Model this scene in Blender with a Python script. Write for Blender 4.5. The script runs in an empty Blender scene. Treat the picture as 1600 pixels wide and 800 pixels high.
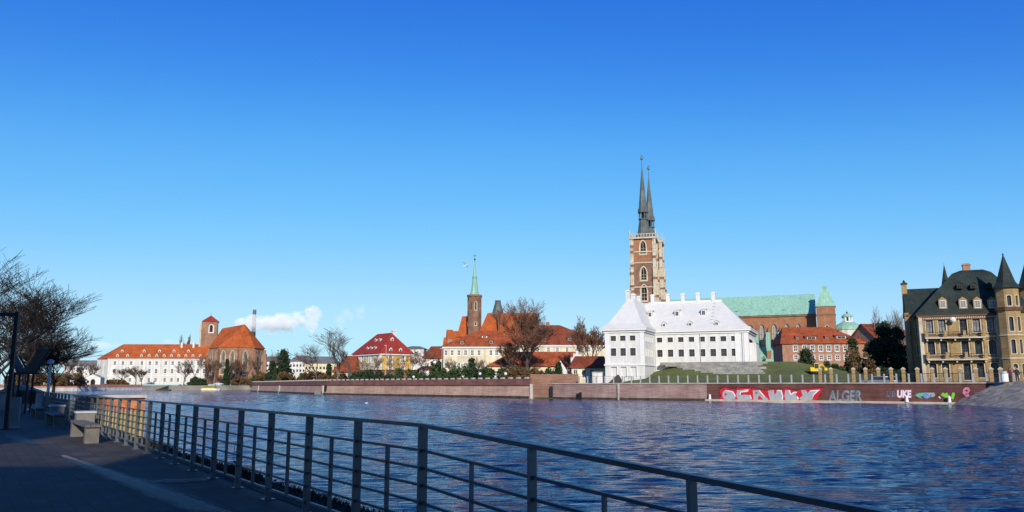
import bpy, math, random
from math import radians, sin, cos, tan, pi, sqrt, atan2
from mathutils import Vector, Matrix

# ------------------------------------------------------------------ camera
SC = bpy.context.scene
F, HOR, CZ = 1250.0, 602.0, 2.4            # focal length in photo pixels, horizon row, eye height above the river
PITCH = math.atan((HOR - 400) / F)
cam_d = bpy.data.cameras.new('camera')
cam_d.sensor_width = 36.0
cam_d.lens = 36.0 * F / 1600.0
cam_d.clip_start = 0.1
cam_d.clip_end = 20000
cam = bpy.data.objects.new('camera', cam_d)
SC.collection.objects.link(cam)
cam.location = (0, 0, CZ)
cam.rotation_euler = (pi / 2 + PITCH, 0, 0)
SC.camera = cam

# ------------------------------------------------------------------ world, sun, exposure
SUN_AZ = radians(7)        # degrees to the right of straight behind the camera
SUN_EL = radians(24)
world = bpy.data.worlds.new('World')
SC.world = world
world.use_nodes = True
wn = world.node_tree
bg = wn.nodes['Background']
sky = wn.nodes.new('ShaderNodeTexSky')
sky.sky_type = 'NISHITA'
sky.sun_disc = False
sky.sun_elevation = SUN_EL
sky.sun_rotation = pi - SUN_AZ
sky.altitude = 100
sky.air_density = 1.0
sky.dust_density = 0.0
sky.ozone_density = 2.0
hs = wn.nodes.new('ShaderNodeHueSaturation')
hs.inputs['Saturation'].default_value = 1.25
wn.links.new(sky.outputs[0], hs.inputs['Color'])
# one uniform per-channel response over the whole sky, like the camera's saturated blue
SKY_K = 0.12
vm = wn.nodes.new('ShaderNodeVectorMath'); vm.operation = 'SCALE'; vm.inputs['Scale'].default_value = SKY_K
wn.links.new(hs.outputs[0], vm.inputs[0])
cv = wn.nodes.new('ShaderNodeRGBCurve'); wn.links.new(vm.outputs[0], cv.inputs['Color'])
for ch, pts in enumerate((((0, 0), (.078, .027), (.198, .135), (.62, .42), (1, .50)), ((0, 0), (.22, .181), (.451, .475), (.97, .76), (1, .77)), ((0, 0), (.468, .723), (.775, .95), (1, 1)))):
    c_ = cv.mapping.curves[ch]
    c_.points[0].location = pts[0]; c_.points[1].location = pts[-1]
    for q in pts[1:-1]: c_.points.new(*q)
cv.mapping.update()
cmb = wn.nodes.new('ShaderNodeVectorMath'); cmb.operation = 'SCALE'; cmb.inputs['Scale'].default_value = 1 / SKY_K
wn.links.new(cv.outputs[0], cmb.inputs[0])
wn.links.new(cmb.outputs[0], bg.inputs['Color'])
bg.inputs['Strength'].default_value = SKY_K
sd = bpy.data.lights.new('sun', 'SUN')
sd.energy = 4.8
sd.angle = radians(0.5)
sd.color = (1.0, 0.91, 0.77)
sun = bpy.data.objects.new('sun', sd)
SC.collection.objects.link(sun)
sv = Vector((sin(SUN_AZ) * cos(SUN_EL), -cos(SUN_AZ) * cos(SUN_EL), sin(SUN_EL)))
sun.rotation_euler = sv.to_track_quat('Z', 'Y').to_euler()
sun.location = sv * 100
SC.view_settings.view_transform = 'Standard'
SC.view_settings.look = 'None'
SC.view_settings.gamma = 1
SC.view_settings.exposure = 0.0
SC.render.engine = 'CYCLES'
SC.cycles.max_bounces = 10
SC.cycles.volume_bounces = 8

# ------------------------------------------------------------------ surveying: photo pixel + distance -> place
def ray(px, py):
    u, v = (px - 800) / F, (400 - py) / F
    return u, cos(PITCH) - v * sin(PITCH), sin(PITCH) + v * cos(PITCH)
def P(px, py, Y):
    u, y, z = ray(px, py); s = Y / y
    return Vector((u * s, Y, CZ + z * s))
def G(px, py, z=0.0):
    u, y, rz = ray(px, py); s = (z - CZ) / rz
    return Vector((u * s, y * s, z))
def Z(px, py, Y): return P(px, py, Y).z
def span(O, ang, px, py):
    """length from O along plan angle ang to the vertical plane through that pixel"""
    u, y, _ = ray(px, py)
    dx, dy = cos(ang), sin(ang)
    den = dx * y - dy * u
    return (O[1] * u - O[0] * y) / den
def at(O, ang, t): return Vector((O[0] + cos(ang) * t, O[1] + sin(ang) * t, 0))

# ------------------------------------------------------------------ materials
MATS = {}
def mat(name, col, rough=0.8, var=0.25, scale=1.0, bump=0.0, metal=0.0, col2=None, spec=0.3, kind=None, kscale=1.0, coat=0.0, streak=0):
    if name in MATS: return MATS[name]
    m = bpy.data.materials.new(name); m.use_nodes = True
    nt = m.node_tree; N = nt.nodes; L = nt.links
    b = N['Principled BSDF']
    b.inputs['Roughness'].default_value = rough
    b.inputs['Metallic'].default_value = metal
    b.inputs['Specular IOR Level'].default_value = spec
    b.inputs['Coat Weight'].default_value = coat
    tc = N.new('ShaderNodeTexCoord')
    n1 = N.new('ShaderNodeTexNoise'); n1.inputs['Scale'].default_value = scale; n1.inputs['Detail'].default_value = 8; n1.inputs['Roughness'].default_value = 0.65
    L.new(tc.outputs['Object'], n1.inputs['Vector'])
    r = N.new('ShaderNodeValToRGB')
    c2 = col2 if col2 else tuple(max(0, c * (1 - var)) for c in col)
    c1 = tuple(min(1, c * (1 + var * (0.25 if not col2 else 0))) for c in col)
    r.color_ramp.elements[0].position = 0.34; r.color_ramp.elements[0].color = (*c2, 1)
    r.color_ramp.elements[1].position = 0.66; r.color_ramp.elements[1].color = (*c1, 1)
    L.new(n1.outputs['Fac'], r.inputs['Fac'])
    out = r.outputs['Color']; hgt = n1.outputs['Fac']
    if kind == 'brick':
        # courses run along Z: project on (x+y, z)
        sx = N.new('ShaderNodeSeparateXYZ'); L.new(tc.outputs['Object'], sx.inputs[0])
        ad = N.new('ShaderNodeMath'); ad.operation = 'ADD'; L.new(sx.outputs[0], ad.inputs[0]); L.new(sx.outputs[1], ad.inputs[1])
        cb = N.new('ShaderNodeCombineXYZ'); L.new(ad.outputs[0], cb.inputs[0]); L.new(sx.outputs[2], cb.inputs[1])
        br = N.new('ShaderNodeTexBrick'); br.inputs['Scale'].default_value = 1.0
        br.inputs['Brick Width'].default_value = 0.29 * kscale; br.inputs['Row Height'].default_value = 0.095 * kscale
        br.inputs['Mortar Size'].default_value = 0.008 * kscale
        br.inputs['Color1'].default_value = (1, 1, 1, 1); br.inputs['Color2'].default_value = (0.62, 0.6, 0.58, 1)
        br.inputs['Mortar'].default_value = (0.9, 0.95, 1, 1)
        L.new(cb.outputs[0], br.inputs['Vector'])
        mx = N.new('ShaderNodeMix'); mx.data_type = 'RGBA'; mx.blend_type = 'MULTIPLY'; mx.inputs[0].default_value = 1
        L.new(out, mx.inputs[6]); L.new(br.outputs['Color'], mx.inputs[7]); out = mx.outputs[2]
        hgt = br.outputs['Fac']
    if kind == 'pave':
        mp = N.new('ShaderNodeMapping'); L.new(tc.outputs['Object'], mp.inputs[0]); mp.inputs['Rotation'].default_value = (0, 0, -math.atan2(1250, -840))
        br = N.new('ShaderNodeTexBrick'); br.inputs['Scale'].default_value = 1.0
        br.inputs['Brick Width'].default_value = 0.8 * kscale; br.inputs['Row Height'].default_value = 0.4 * kscale; br.inputs['Mortar Size'].default_value = 0.010
        br.inputs['Color1'].default_value = (1, 1, 1, 1); br.inputs['Color2'].default_value = (0.6, 0.6, 0.6, 1); br.inputs['Mortar'].default_value = (.3, .3, .3, 1)
        L.new(mp.outputs[0], br.inputs['Vector'])
        mx = N.new('ShaderNodeMix'); mx.data_type = 'RGBA'; mx.blend_type = 'MULTIPLY'; mx.inputs[0].default_value = 1
        L.new(out, mx.inputs[6]); L.new(br.outputs['Color'], mx.inputs[7]); out = mx.outputs[2]
    if kind in ('tile', 'seam', 'stain'):
        n2 = N.new('ShaderNodeTexNoise'); n2.inputs['Detail'].default_value = 4
        mp = N.new('ShaderNodeMapping'); L.new(tc.outputs['Object'], mp.inputs[0])
        mp.inputs['Scale'].default_value = {'tile': (3.5, 3.5, 6), 'seam': (1.6, 1.6, 0.05), 'stain': (0.9, 0.9, 0.07)}[kind]
        n2.inputs['Scale'].default_value = kscale
        L.new(mp.outputs[0], n2.inputs['Vector'])
        r2 = N.new('ShaderNodeValToRGB')
        lo = {'tile': 0.55, 'seam': 0.72, 'stain': 0.7}[kind]
        r2.color_ramp.elements[0].position = 0.35; r2.color_ramp.elements[0].color = (lo, lo, lo, 1)
        r2.color_ramp.elements[1].position = 0.62; r2.color_ramp.elements[1].color = (1, 1, 1, 1)
        L.new(n2.outputs['Fac'], r2.inputs['Fac'])
        mx = N.new('ShaderNodeMix'); mx.data_type = 'RGBA'; mx.blend_type = 'MULTIPLY'; mx.inputs[0].default_value = 1
        L.new(out, mx.inputs[6]); L.new(r2.outputs['Color'], mx.inputs[7]); out = mx.outputs[2]
        hgt = n2.outputs['Fac']
    if streak:       # rain streaks and runs down the wall
        mp = N.new('ShaderNodeMapping'); L.new(tc.outputs['Object'], mp.inputs[0]); mp.inputs['Scale'].default_value = (1.3, 1.3, 0.12)
        n3 = N.new('ShaderNodeTexNoise'); n3.inputs['Scale'].default_value = 1.0; n3.inputs['Detail'].default_value = 6; n3.inputs['Roughness'].default_value = .7; L.new(mp.outputs[0], n3.inputs['Vector'])
        r3 = N.new('ShaderNodeValToRGB'); r3.color_ramp.elements[0].position = .38; r3.color_ramp.elements[0].color = (streak, streak, streak, 1); r3.color_ramp.elements[1].position = .6; r3.color_ramp.elements[1].color = (1, 1, 1, 1); L.new(n3.outputs['Fac'], r3.inputs['Fac'])
        mx = N.new('ShaderNodeMix'); mx.data_type = 'RGBA'; mx.blend_type = 'MULTIPLY'; mx.inputs[0].default_value = 1
        L.new(out, mx.inputs[6]); L.new(r3.outputs['Color'], mx.inputs[7]); out = mx.outputs[2]
    L.new(out, b.inputs['Base Color'])
    if bump:
        bp = N.new('ShaderNodeBump'); bp.inputs['Strength'].default_value = bump; bp.inputs['Distance'].default_value = 0.05
        L.new(hgt, bp.inputs['Height']); L.new(bp.outputs[0], b.inputs['Normal'])
    MATS[name] = m
    return m

PLASTER = mat('white_plaster', (0.69, 0.68, 0.65), 0.85, 0.10, 0.6, streak=.86)
PLASTER2 = mat('old_white_plaster', (0.74, 0.72, 0.68), 0.85, 0.16, 0.4, kind='stain')
CREAM = mat('cream_plaster', (0.74, 0.66, 0.46), 0.85, 0.14, 0.4, kind='stain')
YELLOW = mat('yellow_plaster', (0.72, 0.46, 0.13), 0.85, 0.15, 0.4, kind='stain')
WROOF = mat('white_shingle', (0.66, 0.65, 0.61), 0.8, 0.07, 0.8, bump=0.12, streak=.94)
BRICK = mat('orange_brick', (0.42, 0.19, 0.10), 0.9, 0.30, 0.5, kind='brick')
BRICKD = mat('brown_brick', (0.30, 0.165, 0.11), 0.9, 0.40, 0.4, kind='brick')
BRICKW = mat('warm_brown_brick', (0.42, 0.235, 0.15), 0.9, 0.35, 0.25, kind='brick', streak=.8)
BRICKY = mat('yellow_brick', (0.42, 0.285, 0.13), 0.9, 0.25, 0.7, kind='brick')
BRICKP = mat('pale_red_brick', (0.46, 0.25, 0.16), 0.9, 0.25, 0.5, kind='brick')
QUAY = mat('quay_brick', (0.68, 0.46, 0.34), 0.92, 0.4, 0.16, kind='brick', col2=(0.50, 0.30, 0.225), streak=.8)
QUAYP = mat('quay_pink_brick', (0.46, 0.32, 0.28), 0.92, 0.35, 0.2, kind='brick', col2=(0.31, 0.19, 0.165), streak=.8)
QUAYD = mat('quay_dark_brick', (0.21, 0.095, 0.076), 0.92, 0.35, 0.3, kind='brick', col2=(0.125, 0.048, 0.044), streak=.8)
RTILE = mat('red_roof_tile', (0.50, 0.115, 0.035), 0.85, 0.42, 0.5, bump=0.3, kind='tile', streak=.75)
RTILEO = mat('orange_roof_tile', (0.60, 0.135, 0.03), 0.85, 0.34, 0.25, bump=0.3, kind='tile', streak=.78)
RTILED = mat('dull_red_roof_tile', (0.36, 0.085, 0.035), 0.85, 0.45, 0.5, bump=0.3, kind='tile', streak=.7)
RTILEC = mat('crimson_roof_tile', (0.40, 0.045, 0.03), 0.8, 0.25, 0.3, bump=0.3, kind='tile')
COPPER = mat('green_copper', (0.29, 0.53, 0.40), 0.6, 0.08, 0.1, kind='seam', kscale=1.0)
COPPERD = mat('dark_copper', (0.10, 0.16, 0.135), 0.6, 0.4, 0.4, kind='seam')
SPIREM = mat('spire_sheet_metal', (0.135, 0.155, 0.15), 0.6, 0.4, 0.3, kind='seam')
SLATE = mat('green_black_slate', (0.030, 0.046, 0.038), 0.7, 0.45, 0.5, bump=0.3, kind='tile')
GREYROOF = mat('grey_roof', (0.16, 0.16, 0.16), 0.8, 0.3, 0.2)
STONE = mat('pale_sandstone', (0.58, 0.50, 0.38), 0.9, 0.35, 0.6)
STONEG = mat('grey_stone', (0.30, 0.29, 0.26), 0.9, 0.45, 0.8, bump=0.5)
CONC = mat('concrete', (0.24, 0.23, 0.21), 0.9, 0.3, 1.2, bump=0.2)
COPING = mat('pale_coping', (0.48, 0.45, 0.41), 0.9, 0.35, 1.0)
TRIMW = mat('white_trim', (0.70, 0.70, 0.69), 0.7, 0.06, 1.0)
FRAMEW = mat('white_window_frame', (0.72, 0.72, 0.70), 0.6, 0.06, 1.0)
FRAMEB = mat('brown_window_frame', (0.16, 0.10, 0.05), 0.6, 0.2, 1.0)
FRAMED = mat('dark_window_frame', (0.05, 0.05, 0.05), 0.6, 0.2, 1.0)
DARK = mat('dark_opening', (0.012, 0.012, 0.014), 0.8, 0.2, 1.0)
GLASS = mat('window_glass', (0.035, 0.042, 0.05), 0.08, 0.5, 0.8, spec=0.6)
GLASSC = mat('curtained_glass', (0.30, 0.30, 0.31), 0.15, 0.7, 0.9, spec=0.5)
IRON = mat('black_iron', (0.03, 0.03, 0.032), 0.55, 0.3, 2.0, metal=0.3)
STEEL = mat('painted_grey_steel', (0.135, 0.15, 0.165), 0.42, 0.3, 3.0, metal=0.45, bump=0.05)
STEELP = mat('pale_steel', (0.50, 0.51, 0.52), 0.5, 0.25, 3.0, metal=0.2)
GOLD = mat('gilded_metal', (0.75, 0.62, 0.35), 0.3, 0.2, 2.0, metal=0.9)
BARK = mat('bark', (0.105, 0.080, 0.062), 0.95, 0.4, 2.5, bump=0.4)
BARKD = mat('dark_bark', (0.045, 0.036, 0.032), 0.95, 0.4, 2.5, bump=0.4)
BARKP = mat('pale_bark', (0.20, 0.165, 0.12), 0.95, 0.4, 2.5, bump=0.4)
TWIG = mat('brown_twigs', (0.125, 0.085, 0.062), 0.95, 0.35, 0.8)
TWIGR = mat('reddish_twigs', (0.165, 0.088, 0.058), 0.95, 0.35, 0.8)
TWIGP = mat('pale_twigs', (0.24, 0.18, 0.11), 0.95, 0.35, 0.8)
LEAFD = mat('dark_needles', (0.030, 0.055, 0.022), 0.8, 0.5, 0.9)
LEAFG = mat('green_leaves', (0.050, 0.085, 0.026), 0.75, 0.5, 0.9)
LEAFB = mat('brown_leaves', (0.14, 0.085, 0.035), 0.85, 0.4, 0.9)
LEAFY = mat('yellow_green_leaves', (0.15, 0.16, 0.03), 0.8, 0.4, 0.9)
REDP = mat('red_paint', (0.62, 0.02, 0.03), 0.5, 0.15, 2.0)
SILVERP = mat('silver_paint', (0.40, 0.42, 0.44), 0.5, 0.2, 2.0)
WHITEP = mat('white_paint', (0.80, 0.80, 0.80), 0.5, 0.08, 2.0)
BLACKP = mat('black_paint', (0.02, 0.015, 0.02), 0.5, 0.2, 2.0)
PINKP = mat('pink_paint', (0.65, 0.22, 0.32), 0.5, 0.2, 2.0)
BLUEP = mat('blue_paint', (0.16, 0.34, 0.62), 0.5, 0.2, 2.0)
TEALP = mat('teal_paint', (0.15, 0.50, 0.36), 0.5, 0.2, 2.0)
GREENP = mat('green_paint', (0.22, 0.62, 0.05), 0.5, 0.2, 2.0)
YELP = mat('yellow_machine_paint', (0.75, 0.52, 0.02), 0.45, 0.15, 2.0)
CARW = mat('white_car_paint', (0.75, 0.75, 0.76), 0.3, 0.05, 1.0, coat=0.6)
CARG = mat('grey_car_paint', (0.16, 0.17, 0.19), 0.3, 0.05, 1.0, coat=0.6)
RUBBER = mat('rubber', (0.02, 0.02, 0.02), 0.9, 0.2, 3.0)
SKIN = mat('skin', (0.45, 0.27, 0.19), 0.6, 0.1, 3.0)
CLOTHD = mat('dark_cloth', (0.03, 0.03, 0.04), 0.9, 0.3, 3.0)
CLOTHR = mat('maroon_cloth', (0.12, 0.02, 0.025), 0.9, 0.3, 3.0)
WOODD = mat('dark_wood', (0.07, 0.055, 0.045), 0.8, 0.4, 3.0)

# ------------------------------------------------------------------ mesh builder
LINK = SC.collection.objects.link
class MB:
    def __init__(s): s.v = []; s.f = []; s.m = []
    def poly(s, pts, m=0):
        q = []
        for p in pts:
            p = tuple(p)
            if not q or sum((a - b) ** 2 for a, b in zip(p, q[-1])) > 1e-10: q.append(p)
        if len(q) > 2 and sum((a - b) ** 2 for a, b in zip(q[0], q[-1])) < 1e-10: q.pop()
        if len(q) < 3: return
        i = len(s.v); s.v += q; s.f.append(tuple(range(i, i + len(q)))); s.m.append(m)
    def box(s, x0, x1, y0, y1, z0, z1, m=0):
        i = len(s.v)
        s.v += [(x0, y0, z0), (x1, y0, z0), (x1, y1, z0), (x0, y1, z0), (x0, y0, z1), (x1, y0, z1), (x1, y1, z1), (x0, y1, z1)]
        for f in ((0, 3, 2, 1), (4, 5, 6, 7), (0, 1, 5, 4), (1, 2, 6, 5), (2, 3, 7, 6), (3, 0, 4, 7)):
            s.f.append(tuple(i + k for k in f)); s.m.append(m)
    def obox(s, c, d, l, w, z0, z1, m=0):
        """box centred on plan point c, long side l along plan angle d, width w"""
        ux, uy = cos(d), sin(d); i = len(s.v)
        for z in (z0, z1):
            for a, b in ((-1, -1), (1, -1), (1, 1), (-1, 1)):
                s.v.append((c[0] + ux * a * l / 2 - uy * b * w / 2, c[1] + uy * a * l / 2 + ux * b * w / 2, z))
        for f in ((0, 3, 2, 1), (4, 5, 6, 7), (0, 1, 5, 4), (1, 2, 6, 5), (2, 3, 7, 6), (3, 0, 4, 7)):
            s.f.append(tuple(i + k for k in f)); s.m.append(m)
    def prism(s, pts, z0, z1, m=0, mt=None):
        n = len(pts)
        for k in range(n):
            a, b = pts[k], pts[(k + 1) % n]
            s.poly([(a[0], a[1], z0), (b[0], b[1], z0), (b[0], b[1], z1), (a[0], a[1], z1)], m)
        s.poly([(p[0], p[1], z1) for p in pts], m if mt is None else mt)
        s.poly([(p[0], p[1], z0) for p in reversed(pts)], m)
    def frus(s, cx, cy, r0, r1, z0, z1, n=8, rot=0.0, m=0, cap=True):
        a = [(cx + r0 * cos(rot + 2 * pi * k / n), cy + r0 * sin(rot + 2 * pi * k / n), z0) for k in range(n)]
        b = [(cx + r1 * cos(rot + 2 * pi * k / n), cy + r1 * sin(rot + 2 * pi * k / n), z1) for k in range(n)]
        for k in range(n): s.poly([a[k], a[(k + 1) % n], b[(k + 1) % n], b[k]], m)
        if cap:
            if r1 > 1e-4: s.poly(b, m)
            if r0 > 1e-4: s.poly(a[::-1], m)
    def tube(s, p0, p1, r0, r1, n=6, m=0, cap=True):
        p0, p1 = Vector(p0), Vector(p1); d = (p1 - p0)
        if d.length < 1e-6: return
        d.normalize()
        a = Vector((0, 0, 1)) if abs(d.z) < 0.9 else Vector((1, 0, 0))
        u = d.cross(a).normalized(); w = d.cross(u)
        i = len(s.v)
        for p, r in ((p0, r0), (p1, r1)):
            for k in range(n):
                t = 2 * pi * k / n
                s.v.append(tuple(p + (u * cos(t) + w * sin(t)) * r))
        for k in range(n):
            s.f.append((i + k, i + (k + 1) % n, i + n + (k + 1) % n, i + n + k)); s.m.append(m)
        if cap:
            s.f.append(tuple(i + k for k in range(n))[::-1]); s.m.append(m)
            s.f.append(tuple(i + n + k for k in range(n))); s.m.append(m)
    def sphere(s, c, r, seg=10, rings=6, m=0, sz=1.0):
        for j in range(rings):
            t0, t1 = pi * j / rings - pi / 2, pi * (j + 1) / rings - pi / 2
            s.frus(c[0], c[1], r * cos(t0), r * cos(t1), c[2] + r * sz * sin(t0), c[2] + r * sz * sin(t1), seg, 0, m, False)
    def mesh(s, name, mats):
        me = bpy.data.meshes.new(name)
        me.from_pydata(s.v, [], s.f)
        if not isinstance(mats, (list, tuple)): mats = [mats]
        for mm in mats: me.materials.append(mm)
        if len(mats) > 1: me.polygons.foreach_set('material_index', s.m)
        me.update()
        return me
    def build(s, name, mats, parent=None, smooth=False):
        me = s.mesh(name, mats)
        if smooth: me.polygons.foreach_set('use_smooth', [True] * len(me.polygons))
        return link(name, me, parent)
def link(name, me, parent=None, loc=None, rz=0.0):
    o = bpy.data.objects.new(name, me); LINK(o)
    if parent: o.parent = parent
    if loc is not None: o.location = loc
    if rz: o.rotation_euler = (0, 0, rz)
    return o
def tag(o, label, cat, group=None):
    o['label'] = label; o['category'] = cat
    if group: o['group'] = group
    return o
def thing(name, label, cat, loc=(0, 0, 0), rz=0.0, group=None):
    o = bpy.data.objects.new(name, None); LINK(o)
    o.location = loc; o.rotation_euler = (0, 0, rz)
    return tag(o, label, cat, group)
def kind(o, k): o['kind'] = k; return o
def copy_tree(o, parent=None):
    c = o.copy(); LINK(c)
    if parent: c.parent = parent
    for ch in list(o.children): copy_tree(ch, c)
    return c

# ------------------------------------------------------------------ walls with openings, windows
def rise(a, w): return {None: 0, 'gothic': 0.866 * w, 'round': 0.5 * w, 'seg': 0.2 * w}[a]
def arcz(a, w, t):
    if a == 'gothic': return sqrt(max(0, w * w - (abs(t) + 0.5 * w) ** 2))
    if a == 'round': return sqrt(max(0, 0.25 * w * w - t * t))
    if a == 'seg': return 0.2 * w * (1 - (2 * t / w) ** 2)
    return 0
def outline(w, h, a, n=8):
    if not a: return [(-w / 2, 0), (w / 2, 0), (w / 2, h), (-w / 2, h)]
    sp = h - rise(a, w)
    pts = [(-w / 2, 0), (w / 2, 0)]
    for k in range(n + 1):
        t = w / 2 - w * k / n
        pts.append((t, sp + arcz(a, w, t)))
    return pts
WIN = {}
def window_mesh(w, h, arch=None, nx=2, nz=2, fr=0.08, frame=FRAMEW, glass=GLASS, sur=0, surm=None, depth=0.15):
    key = (round(w, 2), round(h, 2), arch, nx, nz, fr, frame.name, glass.name, sur, surm and surm.name, depth)
    if key in WIN: return WIN[key]
    b = MB(); w0, h0 = w - 0.01, h - 0.01
    o = outline(w0, h0, arch)
    s = max(0.1, (w0 - 2 * fr) / w0); sh = max(0.1, (h0 - 2 * fr) / h0)
    i = [(x * s, fr + z * sh) for x, z in o]; n = len(o)
    for k in range(n):
        p, q, r, t = o[k], o[(k + 1) % n], i[(k + 1) % n], i[k]
        b.poly([(p[0], 0, p[1]), (q[0], 0, q[1]), (r[0], 0, r[1]), (t[0], 0, t[1])], 0)
        b.poly([(t[0], 0, t[1]), (r[0], 0, r[1]), (r[0], 0.06, r[1]), (t[0], 0.06, t[1])], 0)
    b.poly([(x, 0.05, z) for x, z in i], 1)
    mb_ = fr * 0.7
    for k in range(1, nx):
        x = -w0 / 2 + w0 * k / nx
        b.box(x - mb_ / 2, x + mb_ / 2, 0.002, 0.047, fr * .5, h0 - fr * .5 - (rise(arch, w0) - arcz(arch, w0, x) if arch else 0))
    for k in range(1, nz):
        z = (h0 - rise(arch, w0)) * k / nz if arch else h0 * k / nz
        b.box(-w0 / 2 + fr * .5, w0 / 2 - fr * .5, 0.004, 0.045, z - mb_ / 2, z + mb_ / 2)
    mats = [frame, glass]
    if sur:
        mats.append(surm)
        oo = outline(w + 2 * sur, h + 2 * sur, arch); oo = [(x, z - sur) for x, z in oo]; ii = outline(w, h, arch)
        y = -depth - 0.05
        for k in range(n):
            p, q, r, t = oo[k], oo[(k + 1) % n], ii[(k + 1) % n], ii[k]
            b.poly([(p[0], y, p[1]), (q[0], y, q[1]), (r[0], y, r[1]), (t[0], y, t[1])], 2)
            b.poly([(p[0], y, p[1]), (p[0], y + .06, p[1]), (q[0], y + .06, q[1]), (q[0], y, q[1])], 2)
            b.poly([(t[0], y, t[1]), (r[0], y, r[1]), (r[0], y + .06, r[1]), (t[0], y + .06, t[1])], 2)
    WIN[key] = b.mesh('window', mats)
    return WIN[key]
def wall(parent, A, B, z0, z1, wins=(), m=PLASTER, depth=0.15, name='wall', **st):
    """wall from plan point A to B (outside on the right-hand side of A->B seen from above is -normal), wins: (u, z, w, h[, style dict])"""
    A = Vector((A[0], A[1])); B = Vector((B[0], B[1])); d = B - A; L = d.length; d /= L
    ins = Vector((-d.y, d.x))                      # inwards
    def pt(u, z, k=0.0): q = A + d * u + ins * k; return (q.x, q.y, z)
    b = MB(); holes = []
    for wi in wins:
        u, z, w, h = wi[:4]; s = dict(st); s.update(wi[4] if len(wi) > 4 else {})
        holes.append((u - w / 2, u + w / 2, z, z + h, s.get('arch'), w, h, s))
    us = sorted({0.0, L} | {round(x, 4) for h in holes for x in h[:2]})
    zs = sorted({z0, z1} | {round(x, 4) for h in holes for x in h[2:4]})
    for i in range(len(us) - 1):
        col = [h for h in holes if h[0] < (us[i] + us[i + 1]) / 2 < h[1]]
        zlist = sorted({z0, z1} | {round(x, 4) for h in col for x in h[2:4]})
        for j in range(len(zlist) - 1):
            zm = (zlist[j] + zlist[j + 1]) / 2
            if any(h[2] < zm < h[3] for h in col): continue
            b.poly([pt(us[i], zlist[j]), pt(us[i + 1], zlist[j]), pt(us[i + 1], zlist[j + 1]), pt(us[i], zlist[j + 1])])
    for u0, u1, a, c, arch, w, h, s in holes:
        o = outline(w, h, arch); uc = (u0 + u1) / 2
        for k in range(len(o)):
            p, q = o[k], o[(k + 1) % len(o)]
            b.poly([pt(uc + p[0], a + p[1]), pt(uc + q[0], a + q[1]), pt(uc + q[0], a + q[1], depth + .05), pt(uc + p[0], a + p[1], depth + .05)])
        if arch:
            for k in range(2, len(o) - 1):
                p, q = o[k], o[k + 1]
                b.poly([pt(uc + p[0], a + p[1]), pt(uc + q[0], a + q[1]), pt(uc + q[0], c), pt(uc + p[0], c)])
    wo = b.build(name, m, parent)
    ang = atan2(d.y, d.x)
    for u0, u1, a, c, arch, w, h, s in holes:
        if s.get('skip'): continue
        kw = {k: v for k, v in s.items() if k in ('arch', 'nx', 'nz', 'fr', 'frame', 'glass', 'sur', 'surm')}
        me = window_mesh(w, h, depth=depth, **kw)
        q = A + d * (u0 + u1) / 2 + ins * depth
        link(s.get('name', 'window'), me, parent, (q.x, q.y, a), ang)
    return wo
def body(parent, w, d, z0, z1, m, front=(), right=(), left=(), back=(), **st):
    wall(parent, (0, 0), (w, 0), z0, z1, front, m, **st)
    wall(parent, (w, 0), (w, d), z0, z1, right, m, **st)
    wall(parent, (w, d), (0, d), z0, z1, back, m, **st)
    wall(parent, (0, d), (0, 0), z0, z1, left, m, **st)
def roof(parent, x0, x1, y0, y1, rings, m, name='roof'):
    """rings: (inset_left, inset_right, inset_front, inset_back, z) from the eaves to the ridge"""
    b = MB(); prev = None
    for il, ir, yf, yb, z in rings:
        c = [(x0 + il, y0 + yf, z), (x1 - ir, y0 + yf, z), (x1 - ir, y1 - yb, z), (x0 + il, y1 - yb, z)]
        if prev is None: b.poly(c[::-1])
        else:
            for k in range(4): b.poly([prev[k], prev[(k + 1) % 4], c[(k + 1) % 4], c[k]])
        prev = c
    b.poly(prev)
    return b.build(name, m, parent)
def hip(parent, w, d, z, h, il, ir, ov=0.5, m=RTILE, t=0.25):
    hd = d / 2 + ov
    return roof(parent, -ov, w + ov, -ov, d + ov, [(0, 0, 0, 0, z), (0, 0, 0, 0, z + t), (il + ov, ir + ov, hd, hd, z + t + h)], m)
def band(parent, w, d, z0, z1, out, m, name='cornice'):
    b = MB()
    b.box(-out, w + out, -out, 0.001 - 0.004, z0, z1); b.box(w + .003, w + out, 0, d, z0 + .003, z1 - .003); b.box(-out, -.003, 0, d, z0 + .003, z1 - .003)
    return b.build(name, m, parent)
CACHE = {}
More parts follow.
